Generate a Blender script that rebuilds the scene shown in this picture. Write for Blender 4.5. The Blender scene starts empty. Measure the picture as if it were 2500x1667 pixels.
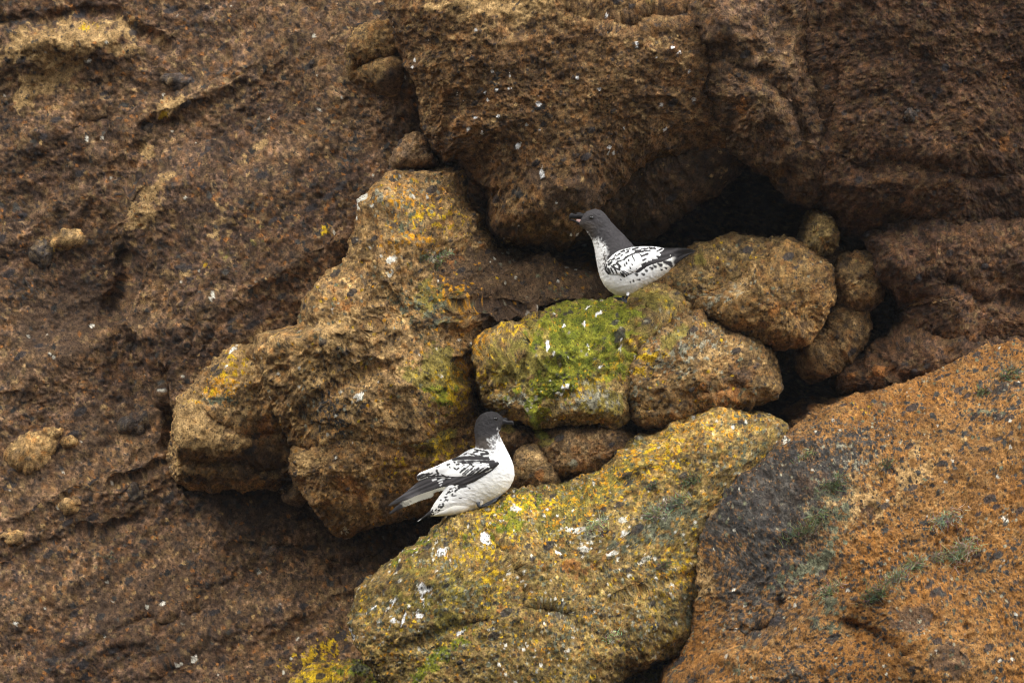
import bpy, math, random
import numpy as np
from mathutils import Vector
from mathutils.bvhtree import BVHTree
R = math.radians
sc = bpy.context.scene
COL = sc.collection

# ------------------------------------------------------------------ camera, sky, sun
CD = 25.0                      # camera distance (m); the frame is 3 m wide at y = 0
cd = bpy.data.cameras.new('camera'); cam = bpy.data.objects.new('camera', cd); COL.objects.link(cam)
cam.location = (0, -CD, 0); cam.rotation_euler = (R(90), 0, 0)
cd.lens = 300; cd.sensor_width = 36; cd.clip_end = 500; cd.clip_start = 1
cd.dof.use_dof = True; cd.dof.focus_distance = CD - 0.18; cd.dof.aperture_fstop = 5.0
sc.camera = cam
SUN_EL, SUN_AZ = 47, -62       # azimuth measured from the camera side (-y), negative = left
w = bpy.data.worlds.new('World'); sc.world = w; w.use_nodes = True
nt = w.node_tree; bg = nt.nodes['Background']
sky = nt.nodes.new('ShaderNodeTexSky'); sky.sky_type = 'NISHITA'; sky.sun_disc = False
sky.sun_elevation = R(SUN_EL); sky.sun_rotation = R(180 + SUN_AZ)
sky.air_density = 1.0; sky.dust_density = 6.0; sky.ozone_density = 0.6
hs = nt.nodes.new('ShaderNodeHueSaturation'); hs.inputs['Saturation'].default_value = 0.15
nt.links.new(sky.outputs[0], hs.inputs['Color']); nt.links.new(hs.outputs[0], bg.inputs['Color'])
bg.inputs['Strength'].default_value = 0.13
sd = bpy.data.lights.new('sun', 'SUN'); sd.energy = 1.6; sd.angle = R(42); sd.color = (1, .95, .87)
so = bpy.data.objects.new('sun', sd); COL.objects.link(so)
v = Vector((math.sin(R(SUN_AZ))*math.cos(R(SUN_EL)), -math.cos(R(SUN_AZ))*math.cos(R(SUN_EL)), math.sin(R(SUN_EL))))
so.rotation_euler = v.to_track_quat('Z', 'Y').to_euler()
sc.view_settings.view_transform = 'Standard'; sc.view_settings.look = 'None'
sc.view_settings.exposure = 0.74; sc.view_settings.gamma = 1
sc.render.engine = 'CYCLES'; sc.cycles.filter_width = 1.1

# ------------------------------------------------------------------ numeric helpers
PPM = 2500/3.0                 # photograph pixels per metre at y = 0
K = 2500/2352.0
def wx(dx, s=1.0): return (np.asarray(dx, float)*K - 1250)/PPM*s
def wz(dy, s=1.0): return (833.5 - np.asarray(dy, float)*K)/PPM*s
def sst(a, b, x):
    t = np.clip((x-a)/(b-a), 0, 1); return t*t*(3-2*t)
def _h(ix, iy, iz, seed):
    h = (ix.astype(np.uint32)*np.uint32(374761393)) ^ (iy.astype(np.uint32)*np.uint32(668265263)) ^ (iz.astype(np.uint32)*np.uint32(2147483647)) ^ np.uint32((seed*2654435761) & 0xffffffff)
    h = (h ^ (h >> np.uint32(13)))*np.uint32(1274126177)
    h = (h ^ (h >> np.uint32(16)))*np.uint32(2246822519)
    h ^= h >> np.uint32(15)
    return (h & np.uint32(0xffffff)).astype(np.float32)/np.float32(16777215)
def vnoise(P, seed=0):
    i = np.floor(P).astype(np.int64); f = (P-i).astype(np.float32); u = f*f*f*(f*(f*6-15)+10)
    r = 0
    for a in (0, 1):
        wa = u[:, 0] if a else 1-u[:, 0]
        for b in (0, 1):
            wb = u[:, 1] if b else 1-u[:, 1]
            for c in (0, 1):
                wc = u[:, 2] if c else 1-u[:, 2]
                r = r + wa*wb*wc*_h(i[:, 0]+a, i[:, 1]+b, i[:, 2]+c, seed)
    return r*2-1
RM = np.array([[.36, .48, -.8], [-.8, .6, 0], [.48, .64, .6]])
def fbm(P, scale, octv=4, seed=0, gain=.5, ridged=False):
    """noise about [-1,1]; scale = wavelength in metres of the first octave"""
    q = P/scale; s = 0; a = 1; t = 0
    for k in range(octv):
        n = vnoise(q + 17.3*k, seed+k)
        if ridged: n = 1-2*np.abs(n)
        s = s + a*n; t += a; a *= gain; q = (q @ RM.T)*2.03
    return s/t*1.5
def worley(P, scale, seed=0, jit=.6):
    """nearest feature distance (in cells), id in 0..1 and offset"""
    q = P/scale; b = np.floor(q-.5).astype(np.int64)
    best = np.full(len(q), 9., np.float32); best2 = best.copy(); bid = np.zeros(len(q), np.float32)
    for a in (0, 1):
        for bb in (0, 1):
            for c in (0, 1):
                ix, iy, iz = b[:, 0]+a, b[:, 1]+bb, b[:, 2]+c
                d = np.sqrt((ix+.5+(_h(ix, iy, iz, seed)-.5)*jit-q[:, 0])**2 + (iy+.5+(_h(ix, iy, iz, seed+1)-.5)*jit-q[:, 1])**2 + (iz+.5+(_h(ix, iy, iz, seed+2)-.5)*jit-q[:, 2])**2).astype(np.float32)
                m = d < best
                best2 = np.where(m, best, np.minimum(best2, d)); best = np.where(m, d, best)
                bid = np.where(m, _h(ix, iy, iz, seed+3), bid)
    return best, bid, best2
def segdist(x, y, pts, closed=False):
    pts = list(pts) + ([pts[0]] if closed else [])
    d = np.full(np.shape(x), 1e9)
    for (ax, ay), (bx, by) in zip(pts[:-1], pts[1:]):
        vx, vy = bx-ax, by-ay; L = vx*vx+vy*vy+1e-9
        t = np.clip(((x-ax)*vx+(y-ay)*vy)/L, 0, 1)
        d = np.minimum(d, np.hypot(x-ax-t*vx, y-ay-t*vy))
    return d
def inside(x, y, pts):
    c = np.zeros(np.shape(x), bool); n = len(pts)
    for i in range(n):
        ax, ay = pts[i]; bx, by = pts[(i+1) % n]
        if ay == by: continue
        c ^= ((ay > y) != (by > y)) & (x < (bx-ax)*(y-ay)/(by-ay)+ax)
    return c
def catmull(pts, n=8, closed=True):
    pts = [np.array(p, float) for p in pts]; out = []; N = len(pts)
    for i in range(N if closed else N-1):
        if closed: p0, p1, p2, p3 = pts[i-1], pts[i], pts[(i+1) % N], pts[(i+2) % N]
        else: p0, p1, p2, p3 = pts[max(i-1, 0)], pts[i], pts[i+1], pts[min(i+2, N-1)]
        for k in range(n):
            t = k/n
            out.append(.5*((2*p1)+(-p0+p2)*t+(2*p0-5*p1+4*p2-p3)*t*t+(-p0+3*p1-3*p2+p3)*t**3))
    if not closed: out.append(pts[-1])
    return np.array(out)
def tag(o, label=None, cat=None, group=None, kind=None):
    if label: o['label'] = label
    if cat: o['category'] = cat
    if group: o['group'] = group
    if kind: o['kind'] = kind
    return o
def mesh_np(name, V, quads, mat, col=None, tris=None, parent=None, smooth=True):
    me = bpy.data.meshes.new(name)
    q = np.asarray(quads, np.int32).reshape(-1, 4); t = np.asarray(tris if tris is not None else [], np.int32).reshape(-1, 3)
    me.vertices.add(len(V)); me.vertices.foreach_set('co', np.asarray(V, np.float32).ravel())
    me.loops.add(q.size+t.size); me.loops.foreach_set('vertex_index', np.concatenate([q.ravel(), t.ravel()]).astype(np.int32))
    me.polygons.add(len(q)+len(t))
    me.polygons.foreach_set('loop_start', np.concatenate([np.arange(len(q))*4, q.size+np.arange(len(t))*3]).astype(np.int32))
    me.polygons.foreach_set('loop_total', np.concatenate([np.full(len(q), 4), np.full(len(t), 3)]).astype(np.int32))
    me.update(calc_edges=True)
    if smooth: me.polygons.foreach_set('use_smooth', np.ones(len(q)+len(t), bool))
    if col is not None:
        a = me.color_attributes.new('Col', 'FLOAT_COLOR', 'POINT')
        c = np.ones((len(V), 4), np.float32); c[:, :col.shape[1]] = col; a.data.foreach_set('color', c.ravel())
    me.materials.append(mat)
    o = bpy.data.objects.new(name, me); COL.objects.link(o); o.parent = parent
    return o
def vnormals(V, F):
    """area-weighted normals of a quad mesh"""
    a = V[F[:, 2]]-V[F[:, 0]]; b = V[F[:, 3]]-V[F[:, 1]]; n = np.cross(a, b)
    N = np.zeros_like(V)
    for k in range(4):
        for c in range(3): N[:, c] += np.bincount(F[:, k], n[:, c], minlength=len(V))
    return N/(np.linalg.norm(N, axis=1, keepdims=True)+1e-12)

# ------------------------------------------------------------------ materials
def rock_mat(name, rough=.93, fine=.0045, bump=.5):
    m = bpy.data.materials.new(name); m.use_nodes = True; n = m.node_tree.nodes; l = m.node_tree.links
    b = n['Principled BSDF']; b.inputs['Roughness'].default_value = rough; b.inputs['Specular IOR Level'].default_value = .25
    tc = n.new('ShaderNodeTexCoord')
    at = n.new('ShaderNodeVertexColor'); at.layer_name = 'Col'
    n1 = n.new('ShaderNodeTexNoise'); n1.inputs['Scale'].default_value = 1/fine; n1.inputs['Detail'].default_value = 4; n1.inputs['Roughness'].default_value = .65
    mp = n.new('ShaderNodeMapping'); mp.inputs['Scale'].default_value = (1, .35, 1); l.new(tc.outputs['Object'], mp.inputs['Vector'])
    l.new(mp.outputs[0], n1.inputs['Vector'])
    mr = n.new('ShaderNodeMapRange'); mr.inputs['From Min'].default_value = .32; mr.inputs['From Max'].default_value = .68
    mr.inputs['To Min'].default_value = .45; mr.inputs['To Max'].default_value = 1.58
    l.new(n1.outputs['Fac'], mr.inputs['Value'])
    vs = n.new('ShaderNodeTexVoronoi'); vs.inputs['Scale'].default_value = 1/.0062; l.new(mp.outputs[0], vs.inputs['Vector'])
    sx = n.new('ShaderNodeSeparateColor'); l.new(vs.outputs['Color'], sx.inputs[0])
    r1 = n.new('ShaderNodeMapRange'); r1.inputs['From Min'].default_value = .72; r1.inputs['From Max'].default_value = .80; l.new(sx.outputs[0], r1.inputs['Value'])
    r2 = n.new('ShaderNodeMapRange'); r2.inputs['From Min'].default_value = .45; r2.inputs['From Max'].default_value = .30; l.new(vs.outputs['Distance'], r2.inputs['Value'])
    pd = n.new('ShaderNodeMath'); pd.operation = 'MULTIPLY'; l.new(r1.outputs[0], pd.inputs[0]); l.new(r2.outputs[0], pd.inputs[1])
    pe = n.new('ShaderNodeMath'); pe.operation = 'MULTIPLY_ADD'; pe.inputs[1].default_value = -.6; pe.inputs[2].default_value = 1; l.new(pd.outputs[0], pe.inputs[0])
    pf = n.new('ShaderNodeMath'); pf.operation = 'MULTIPLY'; l.new(pe.outputs[0], pf.inputs[0]); l.new(mr.outputs[0], pf.inputs[1])
    mx = n.new('ShaderNodeVectorMath'); mx.operation = 'SCALE'
    l.new(at.outputs['Color'], mx.inputs[0]); l.new(pf.outputs[0], mx.inputs['Scale'])
    l.new(mx.outputs[0], b.inputs['Base Color'])
    vo = n.new('ShaderNodeTexVoronoi'); vo.inputs['Scale'].default_value = 1/.007
    l.new(mp.outputs[0], vo.inputs['Vector'])
    ad = n.new('ShaderNodeMath'); ad.operation = 'MULTIPLY_ADD'; ad.inputs[1].default_value = -.5
    l.new(vo.outputs['Distance'], ad.inputs[0]); l.new(n1.outputs['Fac'], ad.inputs[2])
    bp = n.new('ShaderNodeBump'); bp.inputs['Strength'].default_value = bump; bp.inputs['Distance'].default_value = .004
    l.new(ad.outputs[0], bp.inputs['Height']); l.new(bp.outputs[0], b.inputs['Normal'])
    return m
ROCK = rock_mat('tuff_rock')
STONE = rock_mat('basalt_stone', .85, .006, .35)
def plain_mat(name, rough, spec=.3, bump_scale=None, bump=.3, colour=None):
    m = bpy.data.materials.new(name); m.use_nodes = True; n = m.node_tree.nodes; l = m.node_tree.links
    b = n['Principled BSDF']; b.inputs['Roughness'].default_value = rough; b.inputs['Specular IOR Level'].default_value = spec
    if colour is None:
        at = n.new('ShaderNodeVertexColor'); at.layer_name = 'Col'; src = at.outputs['Color']
    else:
        rgb = n.new('ShaderNodeRGB'); rgb.outputs[0].default_value = (*colour, 1); src = rgb.outputs[0]
    tc = n.new('ShaderNodeTexCoord'); nz = n.new('ShaderNodeTexNoise'); nz.inputs['Scale'].default_value = bump_scale or 300
    nz.inputs['Detail'].default_value = 3; l.new(tc.outputs['Object'], nz.inputs['Vector'])
    mr = n.new('ShaderNodeMapRange'); mr.inputs['To Min'].default_value = .85; mr.inputs['To Max'].default_value = 1.15; l.new(nz.outputs['Fac'], mr.inputs['Value'])
    mx = n.new('ShaderNodeVectorMath'); mx.operation = 'SCALE'; l.new(src, mx.inputs[0]); l.new(mr.outputs[0], mx.inputs['Scale'])
    l.new(mx.outputs[0], b.inputs['Base Color'])
    bp = n.new('ShaderNodeBump'); bp.inputs['Strength'].default_value = bump; bp.inputs['Distance'].default_value = .002
    l.new(nz.outputs['Fac'], bp.inputs['Height']); l.new(bp.outputs[0], b.inputs['Normal'])
    return m
FEATHER = plain_mat('feather', .75, .2, 420, .25)
BILL = plain_mat('bill_horn', .5, .3, 300, .1, (.008, .0075, .009))
GAPE = plain_mat('mouth_skin', .5, .4, 200, .1, (.50, .31, .28))
EYE = plain_mat('eye_gloss', .06, .8, 50, .0, (.006, .005, .005))
FOOT = plain_mat('foot_skin', .5, .4, 300, .3, (.022, .025, .032))
TUFT = plain_mat('lichen_tuft', .9, .1, 200, .1)

# ------------------------------------------------------------------ surface of the rock: shape and colour
PAL = {'moss': ((.10, .115, .010), (.205, .20, .018)), 'yellow': ((.33, .20, .010), (.52, .34, .012)), 'orange': ((.42, .19, .012), (.58, .27, .012)),
       'white': ((.46, .43, .35), (.72, .69, .60)), 'grey': ((.17, .155, .105), (.29, .27, .19)), 'green': ((.075, .078, .045), (.14, .14, .085)),
       'dark': ((.024, .022, .020), (.062, .057, .049)), 'tan': ((.26, .16, .062), (.44, .285, .12)), 'olive': ((.13, .11, .022), (.24, .195, .04)),
       'brown': ((.058, .036, .023), (.098, .060, .036)), 'rust': ((.22, .09, .025), (.34, .14, .035)), 'gull': ((.7, .69, .66), (.85, .84, .82))}
PN = {'moss': (.020, 1.0), 'yellow': (.011, 2.0), 'orange': (.010, 2.1), 'white': (.012, 1.3), 'grey': (.012, 1.2), 'green': (.014, 1.1), 'dark': (.0085, 1.7),
      'tan': (.035, .9), 'olive': (.05, .7), 'brown': (.06, .6), 'rust': (.04, .7), 'gull': (.010, 1.3)}
def stretch(P, ang, k):
    """coordinates squeezed by k along the image direction ang (degrees, up-right positive)"""
    c, s = math.cos(R(ang)), math.sin(R(ang))
    u = P[:, 0]*c+P[:, 2]*s; v_ = -P[:, 0]*s+P[:, 2]*c
    return np.stack([u*k, P[:, 1], v_], 1)
YS = np.array([1, .30, 1])        # the beds of the tuff are drawn out into the cliff
def rough_disp(P, amp=1.0, seed=0, low=1.0, ang=32, k=.6, pit=1.0):
    P = P*YS; Q = stretch(P, ang, k)
    d = low*(.030*fbm(Q, .24, 2, seed+3) + .011*fbm(P, .085, 3, seed+5, ridged=True))
    d += amp*.0060*fbm(stretch(P, ang, .5+.5*k), .035, 3, seed+7)
    f1, rid, _ = worley(Q, .030, seed+11)                      # embedded clasts and the holes they left
    r = .16+.26*np.abs(rid*7 % 1)
    bump = np.sqrt(np.clip(1-(f1/r)**2, 0, 1))
    d += amp*np.where(rid < .16, .008, np.where(rid > .78, -.008*pit, 0))*bump
    f1, rid, _ = worley(P, .0125, seed+21)
    r = .22+.25*np.abs(rid*9 % 1); bump = np.sqrt(np.clip(1-(f1/r)**2, 0, 1))
    d += amp*np.where(rid < .3, .0035, np.where(rid > .60, -.0045*pit, 0))*bump
    d += amp*.0034*fbm(P, .011, 3, seed+31, gain=.6)
    return d
def colour(P, DX, DY, base, alt, seed=0, patches=(), specks=(), clast=.16, ang=32, k=.6, warm=.4, contrast=1.0):
    """albedo of the tuff: mineral mottling, clasts, lichens, some painted-in shade; DX, DY = position in the trace's units"""
    P = P*YS; Q = stretch(P, ang, k)
    m = sst(-.5, .5, fbm(Q, .16, 4, seed+41))[:, None]
    c = np.array(base)*(1-m)+np.array(alt)*m
    c = c*np.exp(contrast*.88*(.50*fbm(Q, .045, 3, seed+43) + .42*fbm(P, .015, 2, seed+44)))[:, None]
    g = fbm(P, .0080, 2, seed+45)
    c = c*np.exp(contrast*.62*g)[:, None]
    f1, rid, _ = worley(P, .0095, seed+48)
    mk = ((rid < .20)*sst(.40, .28, f1))[:, None]*.7; c = c*(1-mk*.85)
    mk = ((rid > .86)*sst(.36, .26, f1))[:, None]*.6; c = c*(1+mk*1.1)
    f1, rid, f2 = worley(P, .017, seed+49)                        # sand and gravel grains of different minerals
    gcol = np.array([(.05, .04, .036), (.20, .12, .05), (.24, .115, .035), (.30, .21, .10), (.13, .085, .045), (.085, .052, .032)])[(rid*5.999).astype(int)]
    gl = (c.mean(1)/.105)[:, None]**.85
    mk = (sst(.06, .22, f2-f1)*(.30+.30*np.abs(rid*13 % 1)))[:, None]*min(1.2, contrast*1.1); c = c*(1-mk)+gcol*gl*mk
    c = c*np.array([1.02, .965, .90 if base[0] < .11 else .82])
    dkn = min(1, (sum(base)/.19))
    rw = sst(.15, .8, fbm(P, .026, 3, seed+46))[:, None]*warm     # rusty grains
    c = c*(1-rw)+np.array((.26, .115, .035))*dkn*rw
    oc = sst(.2, .75, fbm(P, .020, 3, seed+47))[:, None]*.34
    c = c*(1-oc)+np.array((.27, .17, .07))*dkn*oc
    for kind, cx, cy, rx, ry, a, s in patches:
        if kind in ('gull', 'white'): rx, ry = rx*.74, ry*.74
        ca, sa = math.cos(R(a)), math.sin(R(a))
        u = ((DX-cx)*ca-(DY-cy)*sa)/rx; v_ = ((DX-cx)*sa+(DY-cy)*ca)/ry
        q = u*u+v_*v_
        f = np.where(q < 6, s*np.exp(-q), 0)
        idx = np.nonzero(f > .04)[0]
        if not len(idx): continue
        sc_, gain = PN[kind]; Pi = P[idx]
        n = .5+.5*fbm(Pi, sc_, 4, seed+hash_kind(kind), gain=.62)
        mk = sst(.46, .60, f[idx]*1.15+gain*(n-.5)-(.20 if kind in ('orange', 'yellow') and rx > 14 else .08))
        if kind == 'dark' and rx > 50: mk = .35*sst(.25, .8, f[idx]+.4*(n-.5))+.6*mk
        if kind in ('brown', 'tan', 'rust', 'olive'): mk = mk*.8
        t = sst(-.6, .6, fbm(Pi, .02, 3, seed+60))[:, None]
        c0 = np.array(PAL[kind][0])*(1-t)+np.array(PAL[kind][1])*t
        lum = np.exp(.35*g[idx])[:, None]
        c[idx] = c[idx]*(1-mk[:, None])+c0*lum*mk[:, None]
    f1, rid, _ = worley(Q, .030, seed+11); r = .16+.26*np.abs(rid*7 % 1)
    mk = ((rid < clast) & (f1 < r)).astype(float)[:, None]*.85
    c = c*(1-mk)+np.array((.030, .028, .030))*mk
    f1, rid, _ = worley(P, .0125, seed+21); r = .22+.25*np.abs(rid*9 % 1)
    mk = ((rid < clast*1.1) & (f1 < r)).astype(float)[:, None]*.75
    c = c*(1-mk)+np.array((.030, .027, .027))*mk
    for kind, dens, size in specks:                               # small lichens / droppings scattered over the rock
        jn = .35*fbm(P, size*.35, 2, seed+73)
        f1, rid, _ = worley(P, size, seed+71+hash_kind(kind))
        dn = dens*np.clip(1+1.3*fbm(P, .16, 2, seed+75+hash_kind(kind)), 0, 2.6)
        mk = ((rid < dn)*sst(.36, .28, f1+jn*.6))[:, None]
        t = np.abs(rid*31 % 1)[:, None]
        c = c*(1-mk)+(np.array(PAL[kind][0])*(1-t)+np.array(PAL[kind][1])*t)*mk
    return np.clip(c, .004, .9)
def hash_kind(kd): return 100+10*list(PAL).index(kd)

ROCKS = {}
def rock(key, name, label, outline, yc, T, tilt=(0, 0), centre=None, back=None, p=2.5, pz=None, lumps=(), creases=(), colargs=None,
         amp=1.0, low=1.0, seed=0, step=.92, cat='rock', group=None, jag=1.0, mat=None, pit=1.0, ang=32, k=.6, hmax=1e9):
    ol = catmull(outline, 8)
    if centre is None: centre = ((ol[:, 0].min()+ol[:, 0].max())/2, (ol[:, 1].min()+ol[:, 1].max())/2)
    cx, cy = centre
    gx_, gy_ = np.meshgrid(np.linspace(ol[:, 0].min(), ol[:, 0].max(), 60), np.linspace(ol[:, 1].min(), ol[:, 1].max(), 60))
    im = inside(gx_, gy_, ol); ev, ew = np.linalg.eigh(np.cov(np.stack([gx_[im]-cx, gy_[im]-cy])))
    M = ew @ np.diag(2*np.sqrt(ev))                              # the outline's own axes: keeps the mesh cells square
    if np.linalg.det(M) < 0: M[:, 0] *= -1
    oq = (ol-np.array([cx, cy])) @ np.linalg.inv(M).T
    th = np.linspace(-math.pi, math.pi, 1441)
    rad = np.zeros(len(th)); O = np.vstack([oq, oq[:1]])
    for i, t in enumerate(th):                                    # radius of the outline round the centre
        dx, dy = math.cos(t), math.sin(t)
        ax, ay = O[:-1, 0], O[:-1, 1]; bx, by = O[1:, 0], O[1:, 1]
        ex, ey = bx-ax, by-ay; den = dx*ey-dy*ex
        den = np.where(np.abs(den) < 1e-9, 1e-9, den)
        tt = (ax*ey-ay*ex)/den; uu = (ax*dy-ay*dx)/den
        ok = (tt > 0) & (uu >= -1e-6) & (uu <= 1+1e-6)
        rad[i] = tt[ok].max() if ok.any() else rad[i-1]
    ker = np.ones(9)/9; rad = np.convolve(np.concatenate([rad[-9:-1], rad, rad[1:9]]), ker, 'same')[8:-8]; rad[-1] = rad[0]
    W = (ol[:, 0].max()-ol[:, 0].min())*K/2.441; H = (ol[:, 1].max()-ol[:, 1].min())*K/2.441     # size in render pixels
    La, Lb = (2*np.hypot(*M[:, 0])*rad.mean()*K/2.441, 2*np.hypot(*M[:, 1])*rad.mean()*K/2.441)
    pg = np.linspace(0, R(118), 600); Sg, Cg = np.sin(pg), np.cos(pg); ng = (np.abs(Sg)**p+np.abs(Cg)**p)**(1/p); Sg, Cg = Sg/ng, Cg/ng
    Rm = (La+Lb)/4; Tp = T*PPM/2.441                              # even steps along the profile, sparser round the back
    arc = np.sqrt((np.diff(Sg)*Rm)**2+(.55*np.diff(Cg)*Tp)**2)*np.where(pg[1:] > R(93), .25, 1); arc = np.concatenate([[0], np.cumsum(arc)])
    grow = arc[-1]/Rm
    nx = int(np.clip(La*grow/step, 30, 1000)); ny = int(np.clip(Lb*grow/step, 30, 1000))
    s, t = np.meshgrid(np.linspace(-1, 1, nx), np.linspace(-1, 1, ny))
    s, t = s.ravel(), t.ravel()
    rho = np.maximum(np.abs(s), np.abs(t)); ssafe = np.where(s == 0, 1e-9, s); tsafe = np.where(t == 0, 1e-9, t)
    ang_ = np.where(np.abs(s) > np.abs(t), np.where(s > 0, 0, math.pi)+(math.pi/4)*(t/ssafe), np.where(t > 0, math.pi/2, -math.pi/2)-(math.pi/4)*(s/tsafe))
    ang_ = np.where(rho == 0, 0, ang_); ang_ = (ang_+math.pi) % (2*math.pi)-math.pi
    ph = np.interp(rho*arc[-1], arc, pg)
    S, Cc = np.sin(ph), np.cos(ph)
    nrm = (np.abs(S)**p+np.abs(Cc)**p)**(1/p); S, Cc = S/nrm, Cc/nrm
    r = np.interp(ang_, th, rad)*S
    DX, DY = cx+M[0, 0]*r*np.cos(ang_)+M[0, 1]*r*np.sin(ang_), cy+M[1, 0]*r*np.cos(ang_)+M[1, 1]*r*np.sin(ang_)
    sc_ = (CD+yc)/CD
    X, Z = wx(DX, sc_), wz(DY, sc_); X0, Z0 = wx(cx, sc_), wz(cy, sc_)
    bk = back if back is not None else T*2.2
    Y = yc-np.where(Cc > 0, T*Cc, bk*Cc)+tilt[0]*(X-X0)+tilt[1]*(Z-Z0)
    fade = np.clip(Cc*1.4+.25, 0, 1)
    for lx, ly, lr, lh in lumps: Y = Y-lh*np.exp(-((DX-lx)**2+(DY-ly)**2)/(lr*lr))*fade
    wob = 9*fbm(np.stack([X, Y, Z], 1), .08, 3, seed+90)
    for pts, wd, dp in creases:
        d = segdist(DX+wob, DY+wob, pts); Y = Y+dp*np.exp(-(d/wd)**2)*fade
    V = np.stack([X, Y, Z], 1)
    i = np.arange((ny-1)*(nx-1)); a = (i//(nx-1))*nx+i % (nx-1)
    F = np.stack([a, a+nx, a+nx+1, a+1], 1)                       # wound so that normals face the camera
    N = vnormals(V, F)
    mid = len(V)//2+nx//2
    if N[np.argmin(V[:, 1]), 1] > 0: F = F[:, ::-1]; N = -N
    size = min(W, H)/130
    V = V+N*(rough_disp(V, amp, seed, low*min(1, .62+.5*size), ang, k, pit)*1.0)[:, None]
    ca = dict(base=(.12, .075, .035), alt=(.17, .115, .055)); ca.update(colargs or {})
    c = colour(V, DX, DY, seed=seed, **ca)
    # close the back
    loop = np.concatenate([np.arange(nx), np.arange(1, ny)*nx+nx-1, (ny-1)*nx+np.arange(nx-2, -1, -1), np.arange(ny-2, 0, -1)*nx])
    vb = len(V); V = np.vstack([V, V[loop].mean(0)+np.array([0, .02, 0])]); c = np.vstack([c, c[:1]])
    n2 = np.roll(loop, -1); tr = np.stack([loop, n2, np.full(len(loop), vb)], 1)
    base = np.array([X0, yc, Z0]); V = V-base
    o = mesh_np(name, V, F, mat or ROCK, c, tr); o.location = base
    tag(o, label, cat, group)
    ROCKS[key] = o
    return o

# ------------------------------------------------------------------ the cliff behind everything
CTRL = [(-1200, -900, 1.9), (-1200, 900, 1.5), (-1200, 2500, .5), (0, -900, 1.4), (1200, -900, 1.1), (2400, -900, 1.0), (3600, -900, 1.0), (3600, 800, .9), (3600, 2500, .6), (1200, 2500, -.1), (2400, 2500, .3), (0, 2500, .0),
        (0, 0, 1.0), (0, 400, .92), (0, 800, .78), (0, 1200, .60), (0, 1568, .40), (400, 0, .86), (400, 300, .74), (700, 0, .66), (700, 300, .54), (700, 600, .35), (790, 500, .34), (600, 700, .41), (520, 770, .45), (250, 600, .76), (400, 800, .62),
        (330, 1000, .60), (500, 1150, .52), (300, 1350, .46), (600, 1300, .42), (700, 1180, .50), (600, 1568, .20), (900, 1350, .32), (900, 1240, .46), (1000, 1190, .42), (900, 1568, .12), (850, 100, .36), (930, 200, .22), (850, 310, .35), (1000, 300, .30), (1090, 440, .28), (860, 370, .34),
        (1300, 100, .5), (1300, 420, .55), (1150, 600, .55), (1300, 620, .62), (1330, 560, 1.0), (1250, 560, .85), (1450, 560, 1.2), (1450, 640, .75), (1600, 520, 1.3), (1750, 480, 1.3), (1850, 520, 1.1), (1600, 250, .6), (2000, 200, .6), (2300, 200, .6),
        (1950, 560, 1.0), (2000, 720, 1.2), (1850, 850, 1.1), (1760, 900, 1.0), (1850, 930, .35), (1500, 1010, .30), (1110, 950, .34), (1150, 745, .55), (1280, 690, .62), (1085, 820, .5), (1440, 920, .24), (1440, 1010, .24), (1530, 770, .28), (1240, 1010, .22), (1650, 740, .38), (1560, 60, .25), (1620, 160, .25), (1850, 100, .25), (1850, 300, .35), (1700, 1100, .5), (2200, 700, .6), (2200, 1100, .6), (2200, 1500, .5), (1500, 1568, .35), (1300, 1300, .6), (1100, 1000, .5)]
def cliff_depth(DX, DY):
    P = np.array(CTRL, float); X = P[:, :2]/1000; d = P[:, 2]
    def phi(r2): return np.sqrt(r2+.02)
    A = phi(((X[:, None]-X[None])**2).sum(-1)); n = len(P)
    M = np.zeros((n+3, n+3)); M[:n, :n] = A+np.eye(n)*1e-4; M[:n, n] = 1; M[:n, n+1:] = X; M[n, :n] = 1; M[n+1:, :n] = X.T
    wgt = np.linalg.solve(M, np.concatenate([d, [0, 0, 0]]))
    out = wgt[n]+wgt[n+1]*DX/1000+wgt[n+2]*DY/1000
    for i in range(n): out = out+wgt[i]*phi((DX/1000-X[i, 0])**2+(DY/1000-X[i, 1])**2)
    return out
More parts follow.
